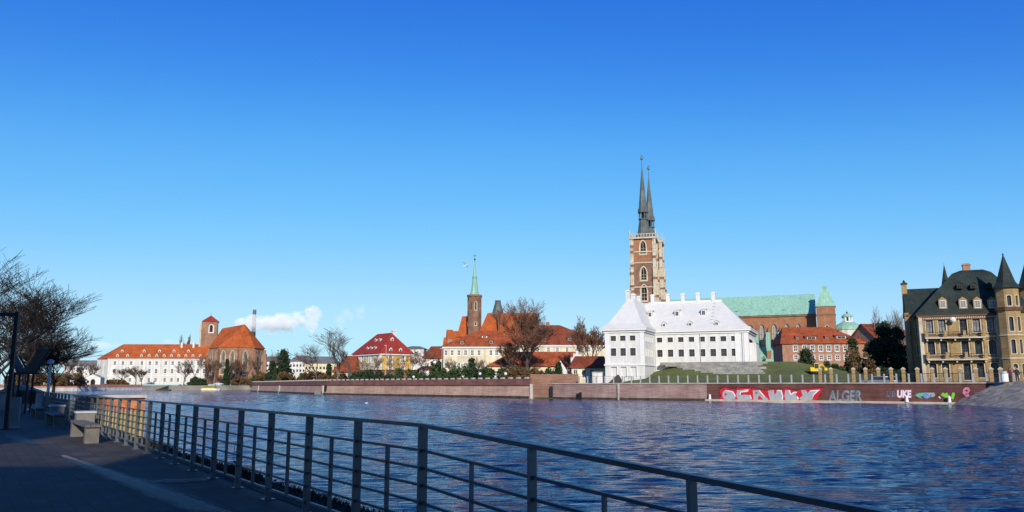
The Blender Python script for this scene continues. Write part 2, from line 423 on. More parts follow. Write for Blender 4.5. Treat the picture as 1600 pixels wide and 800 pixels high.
def dormer(parent, x, y, z, w, h, ln, m_roof, m_wall, glass=GLASS, frame=FRAMEW, style='gable', name='dormer'):
    key = ('d', round(w, 2), round(h, 2), round(ln, 2), m_roof.name, m_wall.name, style)
    if key not in CACHE:
        b = MB(); hw = w / 2
        b.box(-hw, hw, 0, ln, 0, h, 1)
        o = 0.12
        if style == 'gable':
            g = w * 0.45
            for sg in (-1, 1):
                b.poly([(sg * (hw + o), -o, h - .02), (sg * (hw + o), ln, h - .02), (0, ln, h + g), (0, -o, h + g)], 0)
            b.poly([(-hw, 0, h), (hw, 0, h), (0, 0, h + g * .9)], 1)
        elif style == 'shed':
            b.poly([(-hw - o, -o, h), (hw + o, -o, h), (hw + o, ln, h + .35), (-hw - o, ln, h + .35)], 0)
            b.poly([(-hw - o, -o, h + .08), (hw + o, -o, h + .08), (hw + o, ln, h + .43), (-hw - o, ln, h + .43)], 0)
            b.poly([(-hw - o, -o, h), (hw + o, -o, h), (hw + o, -o, h + .08), (-hw - o, -o, h + .08)], 0)
        b.box(-hw * .68, hw * .68, -.03, .02, h * .12, h * .9, 2)
        b.box(-hw * .58, -.02, -.045, .02, h * .18, h * .84, 3); b.box(.02, hw * .58, -.045, .02, h * .18, h * .84, 3)
        CACHE[key] = b.mesh(name, [m_roof, m_wall, frame, glass])
    return link(name, CACHE[key], parent, (x, y, z))
def chimney(parent, x, y, z0, z1, w, m, cap=None, d=None):
    b = MB(); d = d or w
    b.box(x - w / 2, x + w / 2, y - d / 2, y + d / 2, z0, z1, 0)
    b.box(x - w / 2 - .1, x + w / 2 + .1, y - d / 2 - .1, y + d / 2 + .1, z1, z1 + .22, 1)
    b.box(x - w / 2 + .12, x + w / 2 - .12, y - d / 2 + .12, y + d / 2 - .12, z1 + .22, z1 + .4, 0)
    return b.build('chimney', [m, cap or m], parent)

# ================================================================== THE SETTING
random.seed(5)
DECK = 0.93
def sheet(name, pts, z, m):
    b = MB(); b.poly([(p[0], p[1], z) for p in pts]); return kind(b.build(name, m), 'structure')

# ---- river
wm = bpy.data.materials.new('river_water'); wm.use_nodes = True
N, L = wm.node_tree.nodes, wm.node_tree.links
pb = N['Principled BSDF']
pb.inputs['Base Color'].default_value = (0.004, 0.024, 0.10, 1)
pb.inputs['Roughness'].default_value = 0.06; pb.inputs['IOR'].default_value = 1.33; pb.inputs['Specular IOR Level'].default_value = 0.26
tc = N.new('ShaderNodeTexCoord')
def wnoise(sx, sy, scale, det, rough=0.55):
    mp = N.new('ShaderNodeMapping'); mp.inputs['Scale'].default_value = (sx, sy, 1); mp.inputs['Rotation'].default_value = (0, 0, radians(2))
    L.new(tc.outputs['Object'], mp.inputs[0])
    n = N.new('ShaderNodeTexNoise'); n.inputs['Scale'].default_value = scale; n.inputs['Detail'].default_value = det; n.inputs['Roughness'].default_value = rough
    L.new(mp.outputs[0], n.inputs['Vector']); return n
n1 = wnoise(0.3, 1.5, 8.0, 3); n2 = wnoise(0.28, 1.4, 3.0, 3); n3 = wnoise(1, 1, 0.03, 3)
a1 = N.new('ShaderNodeMath'); a1.operation = 'MULTIPLY_ADD'; a1.inputs[1].default_value = 2.0
L.new(n2.outputs['Fac'], a1.inputs[0]); L.new(n1.outputs['Fac'], a1.inputs[2])
bp = N.new('ShaderNodeBump'); bp.inputs['Distance'].default_value = 0.05
rg = N.new('ShaderNodeMapRange'); rg.inputs[1].default_value = 0.35; rg.inputs[2].default_value = 0.65; rg.inputs[3].default_value = 0.55; rg.inputs[4].default_value = 1.0
L.new(n3.outputs['Fac'], rg.inputs[0]); L.new(rg.outputs[0], bp.inputs['Strength'])
L.new(a1.outputs[0], bp.inputs['Height']); L.new(bp.outputs[0], pb.inputs['Normal'])
import numpy as np
def river():
    # wave field: a sum of wind ripples, the same everywhere on the river
    rs = np.random.RandomState(3); nw = 46
    lam = np.exp(rs.uniform(np.log(.30), np.log(.9), nw)); th = rs.normal(radians(89), .2, nw); ph = rs.uniform(0, 2 * pi, nw)
    amp = lam * .0036 * rs.uniform(.6, 1.4, nw)
    verts, faces = [], []; off = 0
    def zone(x0, x1, y0, y1, st, lmin):
        nonlocal off
        xs = np.arange(x0, x1 + st * .5, st); ys = np.arange(y0, y1 + st * .5, st); X, Y = np.meshgrid(xs, ys)
        h = np.zeros_like(X); gain = min(3.0, sqrt(nw / max(1, (lam > lmin).sum())))
        for k in range(nw):
            if lam[k] > lmin: h += gain * amp[k] * np.sin(2 * pi / lam[k] * (X * cos(th[k]) + Y * sin(th[k])) + ph[k] + .8 * np.sin(X * .11 + k) + .6 * np.sin(Y * .09 + 2 * k))
        g = .85 + .3 * np.sin(X * .045 + 1) * np.sin(Y * .06 + X * .02) + .15 * np.sin(Y * .23 + X * .05) * np.sin(X * .021)
        V = np.stack([X, Y, h * g], -1).reshape(-1, 3); ny, nx = X.shape
        i = np.arange(ny * nx).reshape(ny, nx); f = np.stack([i[:-1, :-1], i[:-1, 1:], i[1:, 1:], i[1:, :-1]], -1).reshape(-1, 4)
        c = V[f[:, 0]]; px = c[:, 0] / np.maximum(c[:, 1], 1)                       # leave out water no viewpoint near the promenade sees
        keep = (np.abs(px) < .80) | (np.abs(c[:, 0]) < 9)
        verts.append(V); faces.append(f[keep] + off); off += len(V)
    zone(-44, 40, 2.6, 51, .13, .38); zone(-90, 80, 51, 111, .24, .6); zone(-150, 36, 111, 201, .4, .8); zone(-260, -30, 201, 480, .7, 1.0)
    V = np.concatenate(verts).astype(np.float32); Fc = np.concatenate(faces).astype(np.int32)
    me = bpy.data.meshes.new('river_water'); me.vertices.add(len(V)); me.vertices.foreach_set('co', V.ravel()); me.loops.add(Fc.size); me.loops.foreach_set('vertex_index', Fc.ravel())
    me.polygons.add(len(Fc)); me.polygons.foreach_set('loop_start', np.arange(0, Fc.size, 4, dtype=np.int32)); me.polygons.foreach_set('loop_total', np.full(len(Fc), 4, dtype=np.int32)); me.polygons.foreach_set('use_smooth', np.ones(len(Fc), dtype=bool))
    me.update(calc_edges=True); me.materials.append(wm); print('water quads', len(Fc))
    kind(link('river_water', me), 'structure')
river()
sheet('still_water', [(-3000, -300), (3000, -300), (3000, 6000), (-3000, 6000)], -0.35, wm)

# ---- far banks
GRASS = mat('winter_grass', (0.120, 0.150, 0.040), 0.95, 0.4, 0.35, bump=0.5, col2=(0.085, 0.090, 0.032))
EARTH = mat('earth', (0.10, 0.085, 0.055), 0.95, 0.4, 0.3, bump=0.4, col2=(0.06, 0.065, 0.03))
WL = [G(393, 611.6), G(510, 616.6), G(828, 622.6), G(863, 623.2), G(967, 624.6), G(1105, 626.2), G(1300, 628.8), G(1505, 631.8)]
WL[7] = WL[6] + (WL[7] - WL[6]) * 1.3
RAMP0, RAMP1 = G(1505, 631.8), G(1640, 643)
bank = WL + [Vector((140, 84, 0)), Vector((3000, 60, 0)), Vector((3000, 5500, 0)), Vector((-3000, 5500, 0)), Vector((-3000, 700, 0)), P(330, 602, 560), P(393, 602, 420)]
inb = [p.copy() for p in bank]
for k in range(8): inb[k].y += 0.5
sheet('ground', inb, 2.3, EARTH)
IS = [Vector((-420, 220, 0)), G(-20, 611.6), G(120, 610.8), G(222, 609.9), G(300, 609.6), G(398, 609.2)]
sheet('island_ground', [p + Vector((0, .4, 0)) for p in IS] + [P(402, 602, 640), Vector((-900, 640, 0)), Vector((-900, 220, 0))], 2.3, GRASS)

# ---- embankment walls of the far bank
def seg_wall(pts, z0, z1, batter, thick, m, name, parent):
    b = MB()
    for k in range(len(pts) - 1):
        a, c = Vector(pts[k][:2]), Vector(pts[k + 1][:2]); d = (c - a).normalized(); n = Vector((-d.y, d.x))
        b.poly([(*(a - n * batter), z0), (*(c - n * batter), z0), (*c, z1), (*a, z1)])
        b.poly([(*a, z1), (*c, z1), (*(c + n * thick), z1), (*(a + n * thick), z1)])
        b.poly([(*(c + n * thick), z0), (*(a + n * thick), z0), (*(a + n * thick), z1), (*(c + n * thick), z1)])
    for p, q in ((pts[0], pts[1]), (pts[-1], pts[-2])):
        a, c = Vector(p[:2]), Vector(q[:2]); d = (c - a).normalized() * (1 if p is pts[0] else -1); n = Vector((-d.y, d.x))
        b.poly([(*(a - n * batter), z0), (*a, z1), (*(a + n * thick), z1), (*(a + n * thick), z0)])
    return b.build(name, m, parent)
W1 = WL[:3]
t = thing('embankment_wall', 'long weathered reddish brown brick river wall with parapet below yellow palace and cream building', 'wall')
seg_wall(W1, -1, 2.42, 0.35, 0.7, QUAY, 'retaining_wall', t)
def shifted(pts, k):
    out = []
    for i, p in enumerate(pts):
        a = pts[max(0, i - 1)]; c = pts[min(len(pts) - 1, i + 1)]; d = (Vector(c[:2]) - Vector(a[:2])).normalized()
        out.append(Vector((p[0] - d.y * k, p[1] + d.x * k, 0)))
    return out
seg_wall(shifted(W1, -.10), 2.28, 2.5, 0, .3, QUAYD, 'string_course', t)
seg_wall(shifted(W1, .06), 2.42, 3.62, 0, .4, mat('parapet_brick', (0.27, 0.125, 0.10), 0.9, 0.35, 0.4, kind='brick'), 'parapet', t)
cb = MB(); cb.box(-.42, .42, -.22, .28, 0, .3); cbm = cb.mesh('coping_block', COPING)
for k in range(2):
    a, c = W1[k], W1[k + 1]; d = c - a; ang = atan2(d.y, d.x); n = int(d.length / 2.35)
    for i in range(n):
        p = a + d * ((i + .5) / n); link('coping_block', cbm, t, (p.x - sin(ang) * .26, p.y + cos(ang) * .26, 3.61), ang)
def quoin(px, w, m, z0=-.2, z1=2.3, name='pier'):
    for k in range(len(WL) - 1):
        u, y, _ = ray(px, 612); a, c = WL[k], WL[k + 1]; d = c - a
        s = span(a, atan2(d.y, d.x), px, 612)
        if 0 <= s <= d.length:
            p = at(a, atan2(d.y, d.x), s); b = MB(); b.obox((p.x, p.y - .12), atan2(d.y, d.x), w, .75, z0, z1); return b.build(name, m, t)
quoin(404, 1.6, COPING); quoin(437, 1.4, COPING); quoin(509.5, 1.3, DARK, z0=.9); quoin(505, 1.6, STONE); quoin(500, 9, STONE, z1=.9)

seg_wall(shifted(W1, -.34), -1, .42, .12, .1, mat('algae_stain', (0.085, 0.075, 0.045), 0.7, 0.5, 0.8, streak=.5), 'waterline_stain', t)
# the raised orange brick abutment and the dark strip beside it
t = thing('abutment_wall', 'raised orange brick wall block breaking the river wall left of the white house', 'wall')
b = MB(); A_, B_ = WL[2], WL[3]
b.prism([(A_.x, A_.y), (B_.x, B_.y), (B_.x + .5, B_.y + 6), (A_.x, A_.y + 6)], -1, 2.6); b.build('lower_wall', BRICKP, t)
AA, BB = P(828.5, 600, 151.5), P(904, 600, 144)
b = MB(); b.prism([(AA.x, AA.y), (BB.x, BB.y), (BB.x, BB.y + .6), (AA.x, AA.y + .6)], 2.5, Z(860, 584.5, 148)); b.build('upper_wall', BRICKP, t)
b = MB(); b.obox((A_.x + .45, A_.y - .3), 0, .9, .5, -1, 2.62); b.build('corner_stones', COPING, t)
b = MB(); b.obox((B_.x - .2, B_.y - .3), 0, .55, .5, .4, 2.2); b.build('dark_strip', DARK, t)  # narrow dark upright bar in front of the wall face
b = MB(); b.prism([(A_.x + 1, A_.y - .05), (B_.x, B_.y - .05), (B_.x, B_.y - 1.2), (A_.x + .8, A_.y - .9)], -.2, .22); b.build('mossy_foot', GRASS, t)

t = thing('quay_wall', 'long brick river quay with pale coping and graffiti below the white house', 'wall')
seg_wall(WL[3:6], -1, 2.62, .12, .7, QUAYP, 'pale_wall', t)
seg_wall(WL[5:], -1, 2.62, .12, .7, QUAYD, 'dark_wall', t)
seg_wall(shifted(WL[3:6], -.12), -1, .34, .05, .1, MATS['algae_stain'], 'waterline_stain', t)
seg_wall(shifted(WL[3:], -.14), 2.62, 2.78, 0, 1.0, COPING, 'coping', t)
seg_wall(shifted(WL[5:], -.75), -1, .26, 0, .8, STONE, 'foot_ledge', t)
for px in (905, 907.5):
    quoin(px, .7 if px < 906 else .3, DARK, -.2, 1.0 if px < 906 else 1.2, 'outlet')
quoin(967, .14, COPING, -.2, 2.6, 'joint')
for k, px in enumerate((1108, 1414, 1480)):
    s = span(WL[5], atan2(WL[7].y - WL[5].y, WL[7].x - WL[5].x), px, 622); p = at(WL[5], atan2(WL[7].y - WL[5].y, WL[7].x - WL[5].x), s)
    b = MB(); b.frus(p.x, p.y - .5, .22, .16, .2, .75, 8); b.sphere((p.x, p.y - .5, .85), .18); b.build('mooring_bollard', WHITEP, t)

# stone ramp on the right
b = MB(); rnd = random.Random(3); nx, ny = 46, 14
wa_ = atan2(WL[7].y - WL[6].y, WL[7].x - WL[6].x); wn_ = Vector((sin(wa_), -cos(wa_), 0)) * .35
r00 = at(WL[6], wa_, span(WL[6], wa_, 1484, 632)) + wn_ * 2.2; r01 = at(WL[6], wa_, span(WL[6], wa_, 1566, 603)) + wn_; r10, r11 = Vector((47, 60, 0)), Vector((72, 60, 0))
grid = []
for j in range(ny + 1):
    row = []
    for i in range(nx + 1):
        u, v = i / nx, j / ny
        a = r00.lerp(r10, u); c = r01.lerp(r11, u); p = a.lerp(c, v)
        z = -0.25 + (2.85 - -0.25) * min(1, (v ** .9)) + (rnd.random() - .5) * .22
        row.append((p.x + (rnd.random() - .5) * .3, p.y + (rnd.random() - .5) * .3, z))
    grid.append(row)
for j in range(ny):
    for i in range(nx): b.poly([grid[j][i], grid[j][i + 1], grid[j + 1][i + 1], grid[j + 1][i]])
kind(b.build('stone_ramp', mat('ramp_stone', (0.36, 0.32, 0.26), 0.95, 0.45, 1.4, bump=0.9, col2=(0.15, 0.135, 0.11))), 'structure')

# island quay walls at the far left
t = thing('island_quay_wall', 'low far quay wall, red brick above whitish plaster, in front of the white monastery', 'wall')
seg_wall(IS[1:4], -1, 1.5, .1, .6, PLASTER2, 'plaster_base', t)
seg_wall(shifted(IS[1:4], -.08), 1.5, 2.75, 0, .5, mat('faded_red_wall', (0.52, 0.24, 0.16), 0.9, 0.3, 0.1), 'red_parapet', t)
seg_wall(IS[3:], -1, 2.3, .1, .6, mat('grey_quay', (0.30, 0.27, 0.23), 0.9, 0.45, 0.12), 'grey_quay', t)

# ================================================================== NEAR BANK: promenade, railing, benches
RA = atan2(1250, -840)                                   # plan direction of the railing's long stretch
RZ = [2.05, 1.834, 1.683, 1.537, 1.39, 1.243, 1.066]     # rail heights
post_px = [(831, 697), (1080, 745)]
post0 = G(661, 664.5, 2.05)
rp = Vector((cos(RA), sin(RA), 0))
STEP = 1.43
posts_far = [post0 + rp * STEP * k for k in range(0, 31)]
for q in posts_far: q.z = 0
q0 = posts_far[0]
def raily(px, py, D): p = P(px, py, D); return Vector((p.x, p.y, p.z - 2.05))
q1, q2 = raily(831, 697, 5.9), raily(1080, 745.5, 4.85)
dq = q2 - q1; dq.z = -.10
posts_near = [q1, q2, q2 + dq, q2 + dq * 2, q2 + dq * 3]
dn = Vector((dq.x, dq.y, 0)).normalized()
far_end = posts_far[-1]
turn = [far_end + Vector((-2.2, 1.4, 0)) * k for k in range(1, 6)]
out = Vector((sin(RA), -cos(RA), 0)) * .62
outn = Vector((-dn.y, dn.x, 0)); outn = outn if outn.x > 0 else -outn
inn = -outn * 1.9                                         # a ramp sinks beside the nearest railing stretch
edge = [posts_near[-1] + inn + dn * 30, posts_near[-1] + inn, q0 + inn, q0 + out, far_end + out]
edge += [Vector((-36, 58, 0)), Vector((-48, 72, 0)), Vector((-250, 130, 0))]
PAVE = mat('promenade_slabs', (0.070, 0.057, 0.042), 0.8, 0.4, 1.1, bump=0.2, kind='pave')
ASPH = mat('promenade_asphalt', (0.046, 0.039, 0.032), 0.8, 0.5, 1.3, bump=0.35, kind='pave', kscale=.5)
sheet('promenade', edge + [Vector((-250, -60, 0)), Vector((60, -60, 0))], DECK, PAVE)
b = MB()
for k in range(len(edge) - 1):
    a, c = edge[k], edge[k + 1]
    b.poly([(a.x, a.y, -1), (c.x, c.y, -1), (c.x, c.y, DECK - .003), (a.x, a.y, DECK - .003)])
kind(b.build('promenade_river_face', CONC), 'structure')
sheet('verge', [q0 + out * .2, q0 + out * .97, far_end + out * .97, far_end + out * .2], DECK + .006, mat('dark_verge_soil', (0.022, 0.019, 0.014), .95, .4, 3, bump=.5))
rq = [q0] + posts_near + [posts_near[-1] + dn * 30]
b = MB()
for k in range(len(rq) - 1):
    a, c = rq[k], rq[k + 1]; za, zc = DECK - .004 + a.z, DECK - .004 + c.z; ai, ci, ao, co = a + inn, c + inn, a + outn * .28, c + outn * .28
    b.poly([(ai.x, ai.y, za), (ao.x, ao.y, za), (co.x, co.y, zc), (ci.x, ci.y, zc)])
    b.poly([(ao.x, ao.y, -1), (co.x, co.y, -1), (co.x, co.y, zc), (ao.x, ao.y, za)])
kind(b.build('sloping_path', PAVE), 'structure')
gut = [G(x, y, DECK) for x, y in ((0, 675), (44, 690), (99, 712), (192, 740), (290, 772), (365, 797.5))]
gd = (gut[-1] - gut[0]).normalized()
g0, g1 = gut[0] - gd * 25, gut[-1] + gd * 14
nl = Vector((-gd.y, gd.x, 0)); nl = nl if nl.x < 0 else -nl
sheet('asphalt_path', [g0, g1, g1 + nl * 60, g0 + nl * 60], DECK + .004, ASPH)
# gutter: a row of pale setts
pav = thing('gutter', 'row of small granite setts forming the drain line along the dark promenade', 'gutter')
sb = MB(); sb.box(-.085, .085, -.05, .05, -.03, .012); s_me = sb.mesh('sett', [mat('granite_sett', (0.19, 0.185, 0.175), 0.8, 0.4, 6)])
rnd = random.Random(9); Lg = (g1 - gut[2]).length; n = 170
for k in range(n):
    p = gut[2] + gd * (Lg * k / n)
    o = link('sett', s_me, pav, (p.x + rnd.uniform(-.01, .01), p.y, DECK + rnd.uniform(-.008, -.001)), atan2(gd.y, gd.x) + rnd.uniform(-.06, .06))
    o.scale = (rnd.uniform(.62, .8) * Lg / n / .13, rnd.uniform(.8, 1.15), 1)
# wet streaks along the gutter: thin water films that fade out at their edges
wet = bpy.data.materials.new('wet_film'); wet.use_nodes = True
N, L = wet.node_tree.nodes, wet.node_tree.links; pw_ = N['Principled BSDF']
pw_.inputs['Base Color'].default_value = (.014, .015, .017, 1); pw_.inputs['Roughness'].default_value = .45; pw_.inputs['Specular IOR Level'].default_value = .8
at_ = N.new('ShaderNodeAttribute'); at_.attribute_name = 'film'; tc = N.new('ShaderNodeTexCoord')
nz = N.new('ShaderNodeTexNoise'); nz.inputs['Scale'].default_value = 2.2; nz.inputs['Detail'].default_value = 6; L.new(tc.outputs['Object'], nz.inputs['Vector'])
sm = N.new('ShaderNodeMath'); sm.operation = 'ADD'; L.new(at_.outputs['Fac'], sm.inputs[0]); L.new(nz.outputs['Fac'], sm.inputs[1])
mr = N.new('ShaderNodeMapRange'); mr.inputs[1].default_value = .75; mr.inputs[2].default_value = 1.25; mr.inputs[3].default_value = 0; mr.inputs[4].default_value = .5; L.new(sm.outputs[0], mr.inputs[0]); L.new(mr.outputs[0], pw_.inputs['Alpha'])
def wet_streak(line, zoff=.016):
    # line: (photo px, py, half width in metres) down the middle of the streak
    c = [(G(x, y, DECK + zoff), h) for x, y, h in line]; pts = []
    for k in range(len(c) - 1):
        for j in range(6): pts.append((c[k][0].lerp(c[k + 1][0], j / 6), c[k][1] + (c[k + 1][1] - c[k][1]) * j / 6))
    pts.append(c[-1]); v, f, al = [], [], []; off5 = (-1, -.5, 0, .5, 1)
    for k, (p, h) in enumerate(pts):
        d = (pts[min(k + 1, len(pts) - 1)][0] - pts[max(k - 1, 0)][0]).normalized(); n = Vector((-d.y, d.x, 0)); e_ = min(1, k / 4, (len(pts) - 1 - k) / 4)
        for o in off5: v.append(tuple(p + n * o * h)); al.append((1 - abs(o)) * e_)
    for k in range(len(pts) - 1):
        for j in range(4): i = k * 5 + j; f.append((i, i + 1, i + 6, i + 5))
    me = bpy.data.meshes.new('puddle'); me.from_pydata(v, [], f); a_ = me.attributes.new('film', 'FLOAT', 'POINT'); a_.data.foreach_set('value', al); me.materials.append(wet)
    kind(link('puddle', me), 'structure')
wet_streak([(92, 712, .12), (125, 723, .28), (165, 737, .3), (205, 751, .34), (262, 773, .4), (315, 792, .36), (360, 806, .3)])
wet_streak([(222, 752, .1), (262, 751, .45), (300, 750, .5), (336, 748, .15)])
wet_streak([(5, 677, .1), (25, 684, .35), (44, 691, .4), (62, 697, .1)])

RAILM = mat('dark_handrail_steel', (0.075, 0.085, 0.10), 0.4, 0.3, 3.0, metal=0.4, bump=0.05)
def sbar(m, p, q, w, h):
    # flat bar between two points, w across, h upright, either end at its own height
    d = Vector((q.x - p.x, q.y - p.y, 0)).normalized(); n = Vector((-d.y, d.x, 0)) * (w / 2); i = len(m.v); up = Vector((0, 0, h / 2))
    for c in (p, q):
        for o in (-n - up, n - up, n + up, -n + up): m.v.append(tuple(c + o))
    for f in ((0, 1, 2, 3), (7, 6, 5, 4), (0, 4, 5, 1), (1, 5, 6, 2), (2, 6, 7, 3), (3, 7, 4, 0)): m.f.append(tuple(i + k for k in f)); m.m.append(0)
def railing(name, label, pts, start_post=True, rails=RZ, pw=.085):
    o0 = Vector((pts[0].x, pts[0].y, DECK)); t = thing(name, label, 'railing', o0)
    loc = [Vector((p.x - o0.x, p.y - o0.y, p.z)) for p in pts]
    for k, p in enumerate(loc):
        c = loc[min(k + 1, len(pts) - 1)] - loc[max(k - 1, 0)]; ang = atan2(c.y, c.x)
        if k or start_post:
            m = MB(); m.obox(p, ang, .03, pw, p.z - .10, p.z + rails[0] - DECK - .016); m.obox(p, ang, .16, .16, p.z, p.z + .012); m.build('post', STEEL, t)
        if k < len(loc) - 1:
            q = (p + loc[k + 1]) / 2; d = loc[k + 1] - p
            m = MB(); m.obox(q, atan2(d.y, d.x), .02, pw * .5, q.z + rails[-1] - DECK - .02, q.z + rails[1] - DECK - .004); m.build('baluster', STEEL, t)
    for j, z in enumerate(rails):
        m = MB()
        for k in range(len(loc) - 1):
            u = Vector((0, 0, z - DECK)); h, w = (.034, .055) if j == 0 else (.024, .028)
            sbar(m, loc[k] + u, loc[k + 1] + u, w, h)
        m.build('handrail' if j == 0 else 'rail', RAILM if j < len(rails) - 1 else STEEL, t)
    return t
railing('river_railing', 'long dark steel railing receding to the left along the river promenade', posts_far)
railing('river_railing', 'nearest dark steel railing stretch dropping to the lower right corner', [q0] + posts_near, start_post=False, pw=.066)
railing('river_railing', 'short far railing stretch turning left beyond the benches and shelter', [far_end] + turn, start_post=False)
# dry weeds along the edge
m = MB(); rr = random.Random(4)
def weeds(a, c, n, h):
    for _ in range(n):
        s = rr.random(); p = a.lerp(c, s)
        cl = .5 + .5 * sin(s * 61) * sin(s * 23 + 1)
        x, y = p.x + rr.uniform(-.02, .17), p.y + rr.uniform(-.06, .06); hh = h * rr.uniform(.3, 1) * (.35 + cl); an = rr.uniform(0, 6.28); w = .012
        tp = (x + rr.uniform(-.09, .09), y + rr.uniform(-.09, .09), DECK + hh)
        m.poly([(x + cos(an) * w, y + sin(an) * w, DECK - .02), (x - cos(an) * w, y - sin(an) * w, DECK - .02), tp])
weeds(q0 + out * .55, far_end + out * .55, 5200, .10); weeds(q0 + out * .85, far_end + out * .85, 6500, .15)
w = kind(m.build('edge_weeds', mat('dry_weeds', (0.045, 0.038, 0.022), 0.9, 0.4, 5)), 'stuff'); w['label'] = 'rough dry weeds growing along the promenade edge under the railing'; w['category'] = 'weeds'
# leafless shrub at the water below the railing
# benches
def bench(p, ang, label, ln=3.3):
    t = thing('bench', label, 'bench', (p.x, p.y, DECK), ang, 'benches along the promenade')
    for u in (0.0, ln):
        m = MB(); m.box(u - .14, u + .14, -.16, .16, 0, .40); m.build('leg', mat('bench_concrete', (0.17, 0.16, 0.145), 0.9, 0.35, 2.5, bump=.2), t)
    for k in range(3):
        m = MB(); y = -.18 + k * .123; m.box(-.2, ln + .2, y, y + .11, .405, .47); m.build('seat_slat', mat('weathered_slat', (0.15, 0.14, 0.125), 0.8, 0.35, 3), t)
    return t
b0 = G(142, 692.5, DECK)
bench(b0, RA, 'nearest grey bench with concrete block legs catching the sun patch')
bench(b0 + rp * 9, RA, 'shaded grey bench second along the promenade behind the nearest one')
bench(b0 + rp * 18, RA, 'farthest dark bench on the promenade near the shelter')
def bin_(p, label):
    t = thing('litter_bin', label, 'bin', (p.x, p.y, DECK), RA, 'litter bins beside the benches')
    m = MB(); m.box(-.26, .26, -.24, .24, .05, .66); m.build('housing', mat('bin_concrete', (0.20, 0.19, 0.18), 0.9, 0.3, 3), t)
    m = MB(); m.box(-.29, .29, -.27, .27, .66, .72); m.build('lid', STEELP, t)
    m = MB(); m.box(-.2, .2, -.262, -.243, .46, .6); m.build('slot', DARK, t)
    m = MB(); m.box(-.2, .2, -.18, .18, 0, .05); m.build('base', IRON, t)
pb_ = G(130, 681, DECK); bin_(pb_, 'square grey litter bin with pale lid beside the nearest bench')
bin_(pb_ + rp * 9, 'shaded square litter bin beside the second bench')
# information stele
ps = G(17, 669, DECK)
t = thing('stone_stele', 'plain grey upright slab standing left of the benches', 'slab', (ps.x, ps.y, DECK), .35)
m = MB(); m.box(-.22, .22, -.12, .12, .08, 1.06); m.build('slab', CONC, t); m = MB(); m.box(-.3, .3, -.2, .2, 0, .08); m.build('plinth', STONEG, t)
# lamp post at the left edge
pl = G(9, 671, DECK); hl = Z(9, 487, pl.y) - DECK
t = thing('street_lamp', 'tall square dark lamp post with flat arm at the left picture edge', 'street lamp', (pl.x, pl.y, DECK), .2)
m = MB(); m.box(-.06, .06, -.06, .06, 0, hl); m.box(-.17, .17, -.17, .17, 0, .03); m.build('post', IRON, t)
m = MB(); m.box(-1.3, -.06, -.05, .05, hl - .16, hl - .04); m.build('arm', IRON, t)
m = MB(); m.box(-1.25, -.5, -.055, .055, hl - .19, hl - .163); m.build('lamp_head', FRAMEW, t)
# pale pole and thin poles
def pole(px, py, D, r, label, z0=DECK, m_=STEELP):
    q = P(px, 602, D); h = Z(px, py, D) - z0
    t = thing('lamp_pole', label, 'lamp pole', (q.x, q.y, z0)); b = MB(); b.frus(0, 0, r * 1.3, r * .7, 0, h, 8); b.build('pole', m_, t)
    b = MB(); b.frus(0, 0, r * 2.2, r * 2.2, h, h + r * 2, 8); b.frus(0, 0, r * 2.5, .02, h + r * 2, h + r * 3, 8); b.build('lamp_head', m_, t)
    b = MB(); b.frus(0, 0, r * 2.4, r * 1.8, 0, .3, 8); b.build('base', m_, t)
pole(76, 568, 43, .075, 'pale grey lamp pole standing behind the shelter at left')
# shelter with V-shaped roof
sp = P(37, 602, 43); t = thing('shelter', 'dark promenade shelter with V-shaped raised roof wings on thin posts', 'shelter', (sp.x, sp.y, DECK), .25)
for x, y in ((-.35, -.4), (.3, -.4), (-.35, .4), (.3, .4)):
    b = MB(); b.box(x - .05, x + .05, y - .05, y + .05, 0, 2.05); b.build('post', IRON, t)
b = MB(); b.box(-.75, .8, -.55, .55, 2.05, 2.14); b.build('ceiling_plate', IRON, t)
for sg in (-1, 1):
    b = MB()
    pr = [(.06, 2.14), (.24, 2.14), (.92, 3.42), (.84, 3.47)] if sg > 0 else [(-.24, 2.14), (-.06, 2.14), (-.66, 3.1), (-.73, 3.05)]
    for y in (-.55, 1.1): b.poly([(x, y, z) for x, z in (pr if y < 0 else pr[::-1])])
    for k in range(4):
        a, c = pr[k], pr[(k + 1) % 4]; b.poly([(a[0], -.55, a[1]), (a[0], .55, a[1]), (c[0], .55, c[1]), (c[0], -.55, c[1])])
    b.build('roof_wing', WOODD, t)
b = MB(); b.box(-.45, .5, .42, .46, .5, 1.2); b.build('back_panel', WOODD, t)
# gabled grey kiosk by the shelter
kp = P(33, 602, 52); t = thing('stair_hut', 'low grey gabled hut behind the promenade shelter', 'hut', (kp.x, kp.y, DECK), .3)
b = MB(); b.box(-1.1, 1.1, -1, 1, 0, 1.05); b.build('wall', CONC, t)
b = MB()
for sg in (-1, 1): b.poly([(sg * 1.2, -1.1, 1.04), (sg * 1.2, 1.1, 1.04), (0, 1.1, 1.5), (0, -1.1, 1.5)])
for y in (-1.1, 1.1): b.poly([(-1.2, y, 1.04), (1.2, y, 1.04), (0, y, 1.5)])
b.build('roof', GREYROOF, t)
b = MB(); b.box(-.4, .4, -1.03, -.9, .05, .95); b.build('door', WOODD, t)

